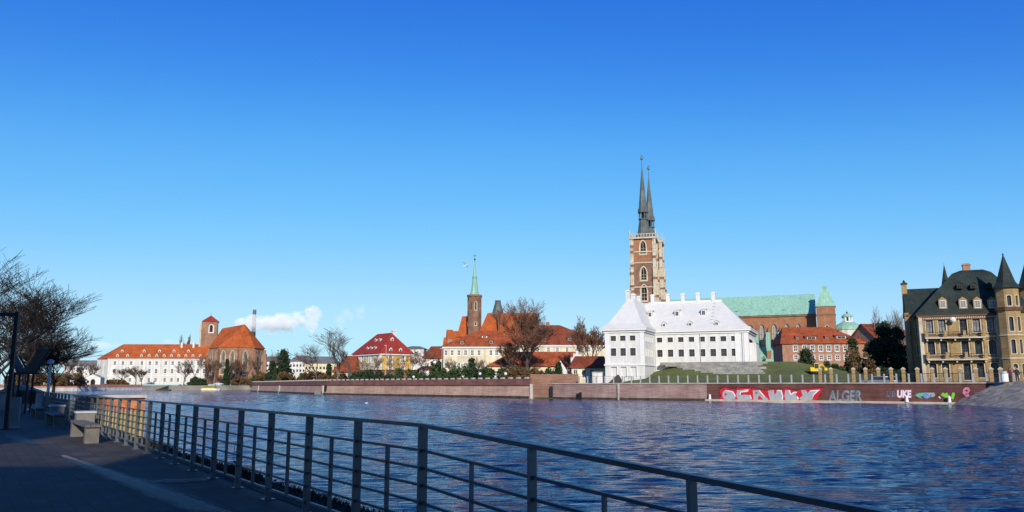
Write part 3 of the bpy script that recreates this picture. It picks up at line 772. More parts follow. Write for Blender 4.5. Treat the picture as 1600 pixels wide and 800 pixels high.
# brick pier standing in the river behind the railing
p0 = G(222, 690.5, 0); p1 = G(112, 690.5, 0); p0r = Vector((p0.x - .85, p0.y + 1.6, 0))
t = thing('brick_pier', 'orange brick river pier with yellow stone foot seen through the railing', 'pier')
dd = (p1 - p0); p1b = p0 + dd
topz = Z(222, 621.5, p0.y)
b = MB(); b.prism([(p0.x, p0.y), (p0r.x, p0r.y), (p1b.x - .85, p1b.y + 1.6), (p1b.x, p1b.y)][::-1], 1.28, topz); b.build('upper_wall', mat('bright_orange_brick', (0.58, 0.20, 0.08), 0.9, 0.25, 0.5, kind='brick'), t)
b = MB(); e = .1; b.prism([(p0.x + e, p0.y - e), (p0r.x + e, p0r.y), (p1b.x - .85, p1b.y + 1.6), (p1b.x, p1b.y - e)][::-1], -1, 1.28); b.build('stone_foot', mat('ochre_stone', (0.50, 0.38, 0.12), 0.9, 0.4, 0.6), t)
b = MB(); b.prism([(p0.x + .15, p0.y - .15), (p0r.x + .15, p0r.y), (p1b.x - .85, p1b.y + 1.6), (p1b.x - .1, p1b.y - .15)][::-1], topz, topz + .12); b.build('coping', COPING, t)

# unseen stepped blocks added behind the camera, heights set to shade the promenade
ub = Vector((cos(SUN_AZ), sin(SUN_AZ), 0)); vb = Vector((-sin(SUN_AZ), cos(SUN_AZ), 0))
t = thing('shade_caster', 'unseen stepped blocks added behind the viewer to shade the promenade', 'building', (0, 0, DECK))
te = tan(SUN_EL)
def block(u0, u1, reach, dep=12):
    v = -26; h = (reach - v) * te
    c = [ub * u0 + vb * v, ub * u1 + vb * v, ub * u1 + vb * (v - dep), ub * u0 + vb * (v - dep)]
    b = MB(); b.prism([(p.x, p.y) for p in c[::-1]], 0, h); b.build('block', CREAM, t)
    n = int((u1 - u0) / 3)
    for i in range(n):
        for j in range(int(h / 3.4)):
            q = ub * (u0 + (i + .5) * (u1 - u0) / n) + vb * (v + .04)
            link('window', window_mesh(1.1, 1.7), t, (q.x, q.y, 1.0 + j * 3.4), SUN_AZ + pi)
def U(x, y): return x * ub.x + y * ub.y
def Vv(x, y): return x * vb.x + y * vb.y
ua, ub2, uc = U(-7.9, 17.3), U(-13.4, 25.3), U(-16.7, 27)
block(ua, 34, 60); block(ub2, ua, Vv(-8.5, 15.2)); block(uc, ub2, 34); block(-56, uc, 68)

# ================================================================== BUILDINGS
GZ = 2.3
def frame(px, D, ang_deg, z=GZ):
    p = P(px, 590, D); return Vector((p.x, p.y, z)), radians(ang_deg)
def depth_at(O, a, u): return O[1] + sin(a) * u

# ---------------- white house (right end nearer): main range + projecting wing
A = radians(-22)
mp = P(1022, 540, 165); O = Vector((mp.x, mp.y, GZ))
Wm = span(O, A, 1170, 540)
proj = 9.0
nrm = Vector((sin(A), -cos(A), 0))
wing_r = O + nrm * proj
wl = -span(wing_r, A, 945, 540)                       # wing width to the left of its right corner
t = thing('white_house', 'large white mansion with steep white roof, row of chimneys and projecting wing', 'building', O, A)
ev = Z(1095, 515.5, depth_at(O, A, Wm / 2)) - GZ      # eaves height
def uu(px): return span(O, A, px, 540)
r1 = Z(1095, 534, depth_at(O, A, Wm / 2)) - GZ; r0 = Z(1095, 557, depth_at(O, A, Wm / 2)) - GZ
ww = 1.12
fw = []
for k in range(8):
    u = uu(1030.7 + k * 16.65)
    fw += [(u, r1, ww, 1.0, dict(nz=1)), (u, r0, ww, 1.45, dict(nz=2))]
WS = dict(frame=FRAMEB, glass=GLASS, fr=.09, sur=.16, surm=TRIMW, depth=.28)
wall(t, (0, 0), (Wm, 0), 0, ev, fw, PLASTER, **WS)
wall(t, (Wm, 0), (Wm, 15), 0, ev, [(3 + k * 4, z, ww, h, dict(nz=1)) for k in range(3) for z, h in ((r1, 1.0), (r0, 1.45))], PLASTER, **WS)
wall(t, (Wm, 15), (-wl, 15), 0, ev, (), PLASTER)
wall(t, (0, -proj), (0, 0), 0, ev, [(1.4 + k * 2.0, z, .85, h, dict(nz=1, nx=1)) for k in range(4) for z, h in ((r1, 1.0), (r0, 1.5))], PLASTER, **WS)
def uw(px): return span(wing_r, A, px, 540)
wf = []
for px in (958.3, 973.3, 988.6):
    wf += [(uw(px) + wl, r1, ww, 1.0, dict(nz=1)), (uw(px) + wl, r0, ww, 1.5, dict(nz=2)), (uw(px) + wl, 1.7, 1.25, 2.0, dict(glass=PLASTER, frame=TRIMW, nx=1, nz=1, name='blind_window'))]
wall(t, (-wl, -proj), (0, -proj), 0, ev, wf, PLASTER, **WS)
wall(t, (-wl, 15), (-wl, -proj), 0, ev, (), PLASTER)
# cornices, string course, corner pilasters
for nm, z0, z1, o in (('cornice', ev - .75, ev - .35, .22), ('cornice', ev - .35, ev, .55), ('string_course', 3.9, 4.25, .16)):
    b = MB()
    b.box(-wl - o, o, -proj - o, -proj - .002, z0, z1); b.box(.002, o, -proj, -o, z0, z1); b.box(.002, Wm + o, -o, -.002, z0, z1)
    b.box(Wm + .002, Wm + o, 0, 15, z0, z1); b.box(-wl - o, -wl - .002, -proj, 15, z0, z1)
    b.build(nm, TRIMW, t)
for x, y in ((-wl + .45, -proj), (-.45, -proj), (Wm - .5, 0), (Wm - 2.2, 0)):
    b = MB(); b.box(x - .4, x + .4, y - .1, y - .003, 4.25, ev - .75); b.build('pilaster', TRIMW, t)
# roofs with a bell-cast foot
rz = Z(1060, 470.5, depth_at(O, A, 6) + 6) - GZ
hd = 7.5
roof(t, -wl / 2 + .2, Wm + .6, -.6, 15.6, [(0, 0, 0, 0, ev), (0, 0, 0, 0, ev + .25), (0, 1.5, 1.2, 1.2, ev + 1.1), (0, 6.6, hd + .6, hd + .6, rz)], WROOF)
wz = Z(985, 466, wing_r.y + 6) - GZ; wx = wl / 2
roof(t, -wl - .6, .6, -proj - .6, 14, [(0, 0, 0, 0, ev + .003), (0, 0, 0, 0, ev + .253), (1.2, 1.2, 1.3, .4, ev + 1.15), (wx + .6 - .5, wx + .6 - .5, 6.6, 5.5, wz)], WROOF)
b = MB(); b.box(-wl / 2 + 1.5, Wm - 5.8, 7.2, 7.8, rz - .4, rz + .12); b.build('ridge_cap', TRIMW, t)
for px in (1020, 1044, 1067.5, 1091, 1115): # ridge chimneys
    u = span(Vector((O.x + -sin(A) * 7.5, O.y + cos(A) * 7.5, 0)), A, px, 465); chimney(t, u, 7.5, rz - 1.2, rz + 1.45, .78, PLASTER, TRIMW, .9)
for k, px in enumerate((981.5, 990, 998)):
    y = -2.0 + k * 3.2; oo = Vector((O.x - sin(A) * y, O.y + cos(A) * y, 0)); u = span(oo, A, px, 462)
    chimney(t, u, y, wz - 2.0, wz + (1.6, 1.1, .95)[k], .85, PLASTER, TRIMW, .9)
def rooff(z): return (z - ev - 1.1) / (rz - ev - 1.1) * (hd - .6) + .6      # y of main roof slope at height z
for px, py in ((1015.8, 494), (1058, 494), (1099.5, 494)):
    z = Z(px, py, depth_at(O, A, 8) + 4) - GZ; y = rooff(z); oo = Vector((O.x - sin(A) * y, O.y + cos(A) * y, 0))
    dormer(t, span(oo, A, px, py), y - .1, z - .1, 1.0, 1.25, 1.9, WROOF, PLASTER, GLASS if px < 1020 else PLASTER, TRIMW, 'shed')
for px, py in ((1037.5, 509), (1078.5, 509), (1120, 509)):
    z = Z(px, py, depth_at(O, A, 8) + 1) - GZ; y = rooff(z) - .15; oo = Vector((O.x - sin(A) * y, O.y + cos(A) * y, 0))
    dormer(t, span(oo, A, px, py), y - .1, z - .1, .85, .7, 1.4, WROOF, PLASTER, GLASS, TRIMW)
b = MB(); b.box(Wm + .003, Wm + 1.3, 1, 7, 0, 8.4); b.build('side_annex', PLASTER, t)
b = MB(); b.poly([(Wm + .01, .8, 9.2), (Wm + 1.5, .8, 8.4), (Wm + 1.5, 7.2, 8.4), (Wm + .01, 7.2, 9.2)]); b.build('annex_roof', RTILE, t)
for px in (1107,):
    b = MB(); u = uu(px)
    for k in range(9):
        z = ev + 1.4 + k * .75; y = rooff(z); b.box(u + .6 - .25, u + .6 + .25, y - .16, y, z, z + .1)
    b.build('roof_ladder', STEELP, t)

for x, y in ((.25, -.12), (Wm * .5, -.12), (Wm - 1.2, -.12)):
    b = MB(); b.tube((x, y, .3), (x, y, ev - .8), .07, .07, 6); b.build('downpipe', STEELP, t)
# mound with lawn and stone steps in front of it
tz = Z(1100, 566.5, depth_at(O, A, Wm / 2)) ; nmd = 26; nmu = 40
b = MB(); rnd = random.Random(8); gridm = []
x0m, x1m = -7, Wm + 26
def mound_h(u, v):
    s = 1 - min(1, max(0, (-1 - v) / 21)); el = min(1, max(0, (u - x0m) / 13)); er = min(1, max(0, (x1m - u) / 18))
    return 2.75 + (tz - 2.75) * s ** 1.9 * el * er ** .8
for j in range(nmd + 1):
    row = []
    for i in range(nmu + 1):
        u = x0m + (x1m - x0m) * i / nmu; v = -1.0 - 21.0 * j / nmd
        row.append((O.x + cos(A) * u - sin(A) * v, O.y + sin(A) * u + cos(A) * v, mound_h(u, v) + (rnd.random() - .5) * .10))
    gridm.append(row)
WH_O, WH_A = O.copy(), A
def mound_at(x, y):
    dx, dy = x - WH_O.x, y - WH_O.y; return mound_h(dx * cos(WH_A) + dy * sin(WH_A), -dx * sin(WH_A) + dy * cos(WH_A))
for j in range(nmd):
    for i in range(nmu): b.poly([gridm[j + 1][i], gridm[j + 1][i + 1], gridm[j][i + 1], gridm[j][i]])
kind(b.build('lawn_mound', GRASS, smooth=True), 'structure')
t2 = thing('stone_terrace', 'weathered grey stone steps on the grassy mound below the white house', 'steps', O, A)
for k in range(7):
    b = MB(); zt = tz - GZ + .05 - k * .36; b.box(1.5 + k * 1.9 - (.6 if k % 2 else 0), Wm + 3.5 - (k % 3) * .8 + (1.2 if k == 5 else 0), -1.9 - k * 1.15, -.7 - k * 1.15, zt - .5, zt); b.build('step', STONEG, t2)

# ---------------- cathedral: nave, two west towers with spires, east tower
CA = radians(-15)
def gothic_tower(name, label, px0, px1, D, py_top, py_sp, py_lant, py_tip, group=None):
    p = P(px0, 420, D); O = Vector((p.x, p.y, GZ)); w = span(O, CA, px1, 420)
    t = thing(name, label, 'church tower', O, CA, group)
    H = Z((px0 + px1) / 2, py_top, D) - GZ
    def zz(py): return Z((px0 + px1) / 2, py, D) - GZ
    lv = [(zz(468), zz(450) - zz(468) + .6), (zz(436), zz(420) - zz(436)), (zz(395), zz(379) - zz(395))]
    ws = [(w / 2, z - .6, w * .25, h + 1.2) for z, h in lv] + [(w / 2, zz(500), w * .22, 5)]
    st = dict(arch='gothic', nx=2, nz=3, fr=.18, frame=STONE, glass=DARK, sur=.55, surm=STONE, depth=.5)
    for k, (a, c, ) in enumerate((((0, 0), (w, 0)), ((w, 0), (w, w)), ((w, w), (0, w)), ((0, w), (0, 0)))):
        wall(t, a, c, 0, zz(412), [x for x in ws if x[1] < zz(412)], BRICKD, name='lower_wall', **st)
        wall(t, a, c, zz(412), H, [x for x in ws if x[1] >= zz(412)], BRICK, name='upper_wall', **st)
    # corner buttresses in pale stone with set-offs
    for cx, cy in ((0, 0), (w, 0), (w, w), (0, w)):
        b = MB(); sx = -1 if cx == 0 else 1; sy = -1 if cy == 0 else 1
        for z0, z1, o in ((0, zz(450), 1.5), (zz(450), zz(418), 1.15), (zz(418), zz(388), .75), (zz(388), H, .4)):
            for k in range(max(1, int((z1 - z0) / 1.1))):
                h = (z1 - z0) / max(1, int((z1 - z0) / 1.1)); za = z0 + k * h; e = .06 if k % 2 else 0
                mm = 0 if (k * 7 + int(cx)) % 5 else 1
                b.box(cx - .7 - e, cx + .7 + e, cy + sy * (o if sy < 0 else -.1) if sy < 0 else cy - .1, cy + .1 if sy < 0 else cy + o, za, za + h, mm)
                xa, xb = (cx - o, cx + .1) if sx < 0 else (cx - .1, cx + o)
                b.box(xa, xb, cy - .66 - e, cy + .66 + e, za + .02, za + h - .02, mm)
            b.box(cx - .8, cx + .8, min(cy, cy + sy * (o + .2)), max(cy, cy + sy * (o + .2)), z1 - .4, z1 - .1, 0)
        b.build('buttress', [STONE, BRICKD], t)
    for py in (450, 412, 395):
        b = MB(); z = zz(py); b.box(-.3, w + .3, -.3, -.01, z, z + .5); b.box(w + .01, w + .3, 0, w, z, z + .5); b.box(-.3, -.01, 0, w, z, z + .5); b.build('string_course', STONE, t)
    b = MB()      # gallery cornice and pierced parapet
    b.box(-1, w + 1, -1, w + 1, H, H + .7); b.box(-.9, w + .9, -.9, -.7, H + 1.9, H + 2.15); b.box(w + .7, w + .9, -.9, w + .9, H + 1.9, H + 2.15); b.box(-.9, -.7, -.9, w + .9, H + 1.9, H + 2.15); b.box(-.9, w + .9, w + .7, w + .9, H + 1.9, H + 2.15)
    n = 9
    for k in range(n + 1):
        x = -.8 + (w + 1.6) * k / n
        for q in ((x, -.8), (x, w + .8), (-.8, x), (w + .8, x)): b.box(q[0] - .12, q[0] + .12, q[1] - .12, q[1] + .12, H + .7, H + 1.9)
    b.build('parapet', STONE, t)
    for cx, cy in ((-.8, -.8), (w + .8, -.8), (w + .8, w + .8), (-.8, w + .8)):
        b = MB(); b.frus(cx, cy, .3, .3, H + .7, H + 2.6, 6); b.frus(cx, cy, .4, 0, H + 2.6, H + 4.6, 6); b.build('pinnacle', STONE, t)
    c = w / 2; z1, z2, z3 = H + .7, zz(py_lant + 6), zz(py_lant - 5)
    rb, rm = w * .33, w * .185
    b = MB(); b.frus(c, c, rb, rm, z1, z2, 8, pi / 8); b.frus(c, c, rm + .5, rm + .5, z2, z2 + .35, 8, pi / 8); b.build('spire_base', SPIREM, t)
    for k in range(8):
        a = pi / 8 + k * pi / 4; b = MB(); b.frus(c + cos(a) * rm, c + sin(a) * rm, .26, .26, z2 + .35, z3, 5); b.build('lantern_post', SPIREM, t)
    b = MB(); b.frus(c, c, rm * .35, rm * .35, z2 + .3, z3, 8); b.build('lantern_core', DARK, t)
    tip = zz(py_tip + 14)
    b = MB(); b.frus(c, c, rm + .7, rm + .55, z3, z3 + .4, 8, pi / 8); b.frus(c, c, rm + .3, .14, z3 + .4, tip, 8, pi / 8); b.build('spire', SPIREM, t)
    for k in range(8):
        b = MB(); a = pi / 8 + k * pi / 4
        b.frus(c + cos(a) * (rm + .45), c + sin(a) * (rm + .45), .22, .02, z3 + .2, z3 + 2.2, 4); b.build('gablet', SPIREM, t)
    b = MB(); top = zz(py_tip); b.frus(c, c, .09, .06, tip - .4, top + 1.2, 6); b.build('rod', IRON, t)
    b = MB(); b.sphere((c, c, top - .4), .75, 10, 6); b.build('ball', GOLD, t)
    b = MB(); b.box(c - .5, c + .5, c - .06, c + .06, top + .7, top + .85); b.build('cross_arm', IRON, t)
    return t, O, w
gothic_tower('cathedral_tower', 'nearer brick and stone Gothic tower with tall grey needle spire behind white house', 988, 1023, 340, 374, 367, 335, 243)
gothic_tower('cathedral_tower', 'farther Gothic tower half hidden behind its twin, slightly lower green-grey spire', 999, 1033, 362, 380, 374, 348, 259)

NA = radians(-13)
p = P(1277, 540, 318); endp = Vector((p.x, p.y, GZ))
p = P(1042, 540, 340); O = Vector((p.x, p.y, GZ)); Wn = (endp - O).length; NA = atan2(endp.y - O.y, endp.x - O.x)
t = thing('cathedral_nave', 'long brick cathedral nave with pale green copper roof and tall pointed windows', 'church', O, NA)
ev = Z(1262, 490.5, 318) - GZ; rz = Z(1273, 459, 318 + 7) - GZ
nw = []
for k, px in enumerate((1120, 1137, 1155, 1173.5, 1191, 1210.5, 1230, 1248)):
    u = span(O, NA, px, 520); z0_ = Z(px, 540, 325) - GZ; z1_ = Z(px, 507, 325) - GZ
    nw.append((u, z0_, 2.0, z1_ - z0_))
DN = 16
wall(t, (0, 0), (Wn, 0), 0, ev, nw, BRICK, arch='gothic', nx=2, nz=4, fr=.2, frame=STONE, glass=GLASSC, sur=.3, surm=BRICKD, depth=.5)
wall(t, (Wn, 0), (Wn, DN), 0, ev, (), BRICK); wall(t, (Wn, DN), (0, DN), 0, ev, (), BRICK); wall(t, (0, DN), (0, 0), 0, ev, (), BRICK)
roof(t, -.5, Wn + .1, -.7, DN + .7, [(0, 0, 0, 0, ev), (0, 0, 0, 0, ev + .3), (0, 0, DN / 2 + .6, DN / 2 + .6, rz)], COPPER)
b = MB(); b.box(-.5, Wn + .25, -.45, -.01, ev - .7, ev - .02); b.build('cornice', BRICKD, t)
for px in (1150, 1224):
    u = span(O, NA, px, 488); dormer(t, u, .9, ev + 1.4, 1.3, .6, 2.0, COPPERD, COPPERD, DARK, COPPERD, 'shed')
for px in (1182, 1200.5, 1219):   # flying buttress piers clad in green copper
    u = span(Vector((O.x + sin(NA) * 6, O.y - cos(NA) * 6, 0)), NA, px, 530); z1_ = Z(px, 519, 318) - GZ; z0_ = Z(px, 548, 318) - GZ
    b = MB(); b.box(u - .75, u + .75, -6.5, -4.5, 0, z0_, 1); b.box(u - .78, u + .78, -6.6, -4.4, z0_, z1_, 0); b.poly([(u - .3, -4.4, z1_ - .6), (u + .3, -4.4, z1_ - .6), (u + .3, 0, z1_ + 2.5), (u - .3, 0, z1_ + 2.5)], 1); b.build('buttress', [COPPER, BRICK], t)
b = MB(); za = Z(1190, 548, 318) - GZ; zl = Z(1190, 567, 315) - GZ
u0, u1 = span(O, NA, 1165, 550), span(O, NA, 1272, 550)
b.poly([(u0, -8.5, zl), (u1, -8.5, zl), (u1, -.1, za + 2), (u0, -.1, za + 2)]); b.poly([(u0, -8.5, zl), (u0, -.1, za + 2), (u0, -.1, zl)]); b.poly([(u0, -8.5, zl - .3), (u1, -8.5, zl - .3), (u1, -8.5, zl), (u0, -8.5, zl)]); b.build('aisle_roof', COPPER, t)
b = MB(); b.box(u0 + .4, u1 - .4, -8.1, -.2, 0, zl - .3); b.build('aisle_wall', BRICK, t)

# east tower with truncated green spire
p = P(1276.5, 500, 311); O2 = Vector((p.x, p.y, GZ)); a2 = NA; w = span(O2, a2, 1306, 500)
t = thing('east_tower', 'square brick tower with truncated pale green copper roof at the nave end', 'church tower', O2, a2)
ev = Z(1290, 479.5, 312) - GZ
wl_ = [(w * .5, Z(1290, 527, 312) - GZ, 1.6, 4.5)]
for k, (a, c) in enumerate((((0, 0), (w, 0)), ((w, 0), (w, w)), ((w, w), (0, w)), ((0, w), (0, 0)))):
    wall(t, a, c, 0, ev, wl_ if k < 2 else (), BRICK, arch='gothic', nx=1, nz=1, fr=.2, frame=STONE, glass=DARK, sur=.25, surm=STONE, depth=.4)
for py in (493, 515):
    z = Z(1290, py, 312) - GZ; b = MB(); b.box(-.15, w + .15, -.15, -.01, z, z + .4); b.box(w + .01, w + .15, 0, w, z, z + .4); b.box(-.15, -.01, 0, w, z, z + .4); b.build('string_course', BRICKD, t)
rt = Z(1287, 449, 312 + w / 2) - GZ
roof(t, -.3, w + .3, -.3, w + .3, [(0, 0, 0, 0, ev), (0, 0, 0, 0, ev + .3), (.9, .9, .9, .9, ev + 2.2), (w * .37, w * .37, w * .37, w * .37, rt - 1.0), (w * .36, w * .36, w * .36, w * .36, rt)], COPPER)

# baroque chapel dome with lantern
p = P(1325, 515, 320); t = thing('chapel_dome', 'green copper chapel dome with white lantern right of the east tower', 'dome', (p.x, p.y, GZ))
def zz(py): return Z(1325, py, 320) - GZ
R = 5.6; b = MB(); b.frus(0, 0, R, R, 0, zz(516), 16); b.build('drum', PLASTER2, t)
b = MB(); prof = [(R + .3, zz(516)), (R + .2, zz(513)), (R * .86, zz(509)), (R * .62, zz(506)), (R * .42, zz(503.5))]
for k in range(4): b.frus(0, 0, prof[k][0], prof[k + 1][0], prof[k][1], prof[k + 1][1], 16, 0, 0, k == 3)
b.build('dome', COPPER, t)
b = MB(); b.frus(0, 0, 2.0, 2.0, zz(503.5), zz(502), 8); b.build('lantern_base', TRIMW, t)
for k in range(8):
    b = MB(); a = k * pi / 4; b.frus(cos(a) * 1.75, sin(a) * 1.75, .38, .38, zz(502), zz(495.5), 6); b.build('lantern_post', TRIMW, t)
b = MB(); b.frus(0, 0, .9, .9, zz(502), zz(495.5), 8); b.build('lantern_core', GLASS, t)
b = MB(); b.frus(0, 0, 2.3, 2.3, zz(495.5), zz(494.7), 12); b.frus(0, 0, 2.2, 1.3, zz(494.7), zz(491), 12); b.frus(0, 0, 1.3, .3, zz(491), zz(489.5), 12); b.build('lantern_roof', COPPER, t)
b = MB(); b.sphere((0, 0, zz(488.5)), .35); b.frus(0, 0, .08, .05, zz(489), zz(484.5), 5); b.build('finial', IRON, t)

# ---------------- generic houses
def house(name, label, px0, px1, D, ang, py_e, py_r, dep, m, mr, wins=(), il=0, ir=0, style=None, z0=GZ, chim=(), dorm=(), ov=.5, pyref=None, side=(), gable=False, cat='house'):
    """px0..px1 front wall, D distance of the front-left corner, py_e eaves row, py_r ridge row; wins rows (py_bottom, h_m, w_m, [px...])"""
    a = radians(ang); p = P(px0, pyref or py_e, D); O = Vector((p.x, p.y, z0)); w = span(O, a, px1, py_e)
    t = thing(name, label, cat, O, a)
    Dm = depth_at(O, a, w / 2); pm = (px0 + px1) / 2
    ev = Z(pm, py_e, Dm) - z0; rz = Z(pm, py_r, Dm + dep / 2 * cos(a)) - z0
    W = []
    for row in wins:
        pyb, h, ww, xs = row[:4]; ex = row[4] if len(row) > 4 else {}
        for px in xs: 
            u = span(O, a, px, py_e)
            W.append((u, Z(px, pyb, depth_at(O, a, u)) - z0, ww, h, ex))
    st = dict(frame=FRAMEW, glass=GLASS, depth=.2, fr=.1); st.update(style or {})
    body(t, w, dep, 0, ev, m, W, side, side, **st)
    if gable:
        b = MB(); o = ov
        for y, s in ((-o, 1), (dep + o, -1)):
            b.poly([(-o, y, ev - .05), (w + o, y, ev - .05), (w + o, dep / 2, rz), (-o, dep / 2, rz)]); b.poly([(-o, y, ev + .2), (w + o, y, ev + .2), (w + o, dep / 2, rz + .25), (-o, dep / 2, rz + .25)]); b.poly([(-o, y, ev - .05), (w + o, y, ev - .05), (w + o, y, ev + .2), (-o, y, ev + .2)])
        for x in (-o, w + o):
            b.poly([(x, -o, ev - .05), (x, -o, ev + .2), (x, dep / 2, rz + .25), (x, dep + o, ev + .2), (x, dep + o, ev - .05), (x, dep / 2, rz)])
        b.build('roof', mr, t)
        for x in (0, w):
            b = MB(); b.poly([(x, 0, ev), (x, dep, ev), (x, dep / 2, rz - .02)]); b.build('gable_wall', m, t)
    else:
        hip(t, w, dep, ev, rz - ev - .25, il, ir, ov, mr)
    hd = dep / 2
    for px, py, hh, cw in chim:
        y = hd; u = span(Vector((O.x - sin(a) * y, O.y + cos(a) * y, 0)), a, px, py); chimney(t, u, y, rz - 1.5, Z(px, py, depth_at(O, a, u) + y) - z0, cw, hh)
    for px, py, dw, dh, sty, wm_ in dorm:
        z = Z(px, py, depth_at(O, a, w / 2) + 2) - z0; y = (z - ev - .25) / max(.1, rz - ev - .25) * (hd + ov) - ov
        u = span(Vector((O.x - sin(a) * y, O.y + cos(a) * y, 0)), a, px, py); dormer(t, u, y - .05, z - .1, dw, dh, dh * 2.2, mr, wm_, style=sty)
    return t, O, a, w, ev, rz
BS = dict(frame=FRAMEW, glass=GLASS, fr=.13, sur=.1, surm=TRIMW, depth=.15, nx=2, nz=2)
house('brick_house', 'pink brick house with broad red tiled roof and white framed windows', 1222, 1350, 205, -8, 537, 511, 13, BRICKP, RTILE,
      [(549, 1.55, 1.0, [1242.5, 1257, 1269, 1282, 1294.5, 1307.5, 1320.5, 1336]), (562.5, 1.25, 1.0, [1242.5, 1257, 1269, 1282, 1294.5, 1307.5, 1320.5]), (580, 1.4, 1.0, [1242.5, 1260, 1307, 1330])], 1.5, 6.5, BS,
      chim=[(1285, 521, PLASTER, .9)], dorm=[(1268, 530, 3.2, .7, 'shed', FRAMED), (1314.5, 529, 3.2, .7, 'shed', FRAMED), (1246, 530, .9, .6, 'shed', FRAMED), (1292, 530, .9, .6, 'shed', FRAMED)])
house('gabled_house', 'small dull red gabled house between the dome and the dark spruces', 1345, 1372, 240, -25, 533, 508, 9, BRICKP, RTILED, [(555, 1.4, 1.0, [1352, 1362])], style=BS, gable=True)
house('gabled_house', 'red roofed house end peeping over dark spruces beside yellow brick villa', 1368, 1425, 235, 20, 530, 508, 10, BRICKP, RTILED, [(548, 1.4, 1.0, [1378, 1392, 1405])], style=BS, gable=True, chim=[(1366, 506, BRICKP, .8)])

# ---------------- yellow palace at an angle
p = P(595, 560, 235); a = radians(40); O = Vector((p.x, p.y, GZ)); w = span(O, a, 643, 555); d = span(O, a + pi / 2, 553, 555)
t = thing('yellow_palace', 'yellow and cream palace with steep crimson hipped roof and small white dormers', 'building', O, a)
ev = Z(597, 552, 235) - GZ; zt = Z(600, 520, 241) - GZ
wr = [(w * f, zb, 1.2, hh) for f in (.32, .72) for zb, hh in ((Z(610, 566, 237) - GZ, 2.0), (Z(610, 581, 237) - GZ, 1.8))]
wl2 = [(d * f, zb, 1.2, hh) for f in (.14, .32, .5, .68, .86) for zb, hh in ((Z(575, 566, 237) - GZ, 2.0), (Z(575, 581, 237) - GZ, 1.8))]
PS = dict(fr=.14, sur=.2, surm=TRIMW, depth=.15)
wall(t, (0, 0), (w, 0), 0, ev, wr, YELLOW, **PS); wall(t, (w, 0), (w, d), 0, ev, (), YELLOW); wall(t, (w, d), (0, d), 0, ev, (), CREAM); wall(t, (0, d), (0, 0), 0, ev, wl2, CREAM, **PS)
band(t, w, d, ev - .45, ev, .4, TRIMW)
roof(t, -.6, w + .6, -.6, d + .6, [(0, 0, 0, 0, ev), (0, 0, 0, 0, ev + .2), (w * .5 + .55, w * .5 + .55, d * .2 + .6, d * .3 + .6, zt)], RTILEC)
chimney(t, w * .62, d * .24, zt - 1.5, zt + .5, 1.1, PLASTER)
for fx, fy, fz in ((.30, -.02, .12), (.62, -.02, .12), (.45, .0, .62)):
    y = fz * (d * .2 + .6) - .7; dormer(t, w * fx, y, ev + fz * (zt - ev) - .2, 1.0, .9, 2.2, RTILEC, PLASTER)
for fy, fz in ((.28, .22), (.42, .22), (.56, .22), (.36, .62), (.52, .62)):
    x = fz * (w * .5 + .5) - .7; o = dormer(t, x, d * fy, ev + fz * (zt - ev) - .2, 1.0, .9, 2.2, RTILEC, PLASTER); o.rotation_euler = (0, 0, -pi / 2)
b = MB(); b.box(-.4, .35, -.12, .35, 0, ev - .45); b.build('corner_pilaster', TRIMW, t)
house('barn', 'small dull red steep roofed outbuilding left of the yellow palace', 521, 553, 240, -6, 582, 556, 8, PLASTER2, RTILED, [(589, 1.0, .9, [530, 545])], 2.5, .3)

# ---------------- long cream building in two ranges
CS = dict(fr=.13, sur=.14, surm=TRIMW, depth=.15)
cx = [697, 706.5, 717, 727.5, 738, 748.5, 767, 776, 792]
t, O, a, w, ev, rz = house('cream_building', 'cream building with mansard red tile roof below the green-spired church', 693, 803, 232, -3, 541.5, 517, 14, CREAM, RTILE,
      [(555.5, 1.5, .95, cx), (576, 1.7, .95, cx[:6]), (589, 1.3, .9, cx[:5])], 9, 2, CS, dorm=[(721.5, 538, 1.3, .9, 'shed', FRAMED), (767.5, 537, 1.3, .9, 'shed', FRAMED), (757, 527, 1.6, .6, 'shed', PLASTER)])
band(t, w, 14, ev - .5, ev, .35, TRIMW)
b = MB(); z = ev + 3.0; yy = 3.0 / (rz - ev) * 7.5 - .6; b.box(3.2, w, yy - .3, yy + .5, z - .15, z + .12); b.build('mansard_break', RTILED, t)
t, O, a, w, ev, rz = house('cream_building', 'cream range with higher dull red mansard roof beside the white house', 803, 948, 236, 3, 539, 508, 16, CREAM, RTILED,
      [(550, 1.3, .9, [810, 824, 840, 857, 871, 886, 905, 920, 934]), (570, 1.4, .9, [810, 824, 905, 920, 934])], 6, 13, CS,
      chim=[(856, 505, BRICK, .9)], dorm=[(849.5, 534, 1.4, 1.0, 'shed', FRAMED), (890, 533, 1.4, 1.0, 'shed', FRAMED)])
band(t, w, 16, ev - .5, ev, .35, TRIMW)
house('low_house', 'long low house with hipped red roof behind the big bare tree', 764, 905, 200, 2, 572.5, 549.5, 9, CREAM, RTILE, [(588, 1.3, 1.0, [775, 790, 845, 858, 890])], 6, .2, CS)
house('low_house', 'low cream house with dull red roof in the shade of the white house', 893, 948, 178, -2, 575, 556.5, 9, CREAM, RTILED, [(591, 1.9, 1.0, [899, 912.5, 925])], 1.0, .2, CS)
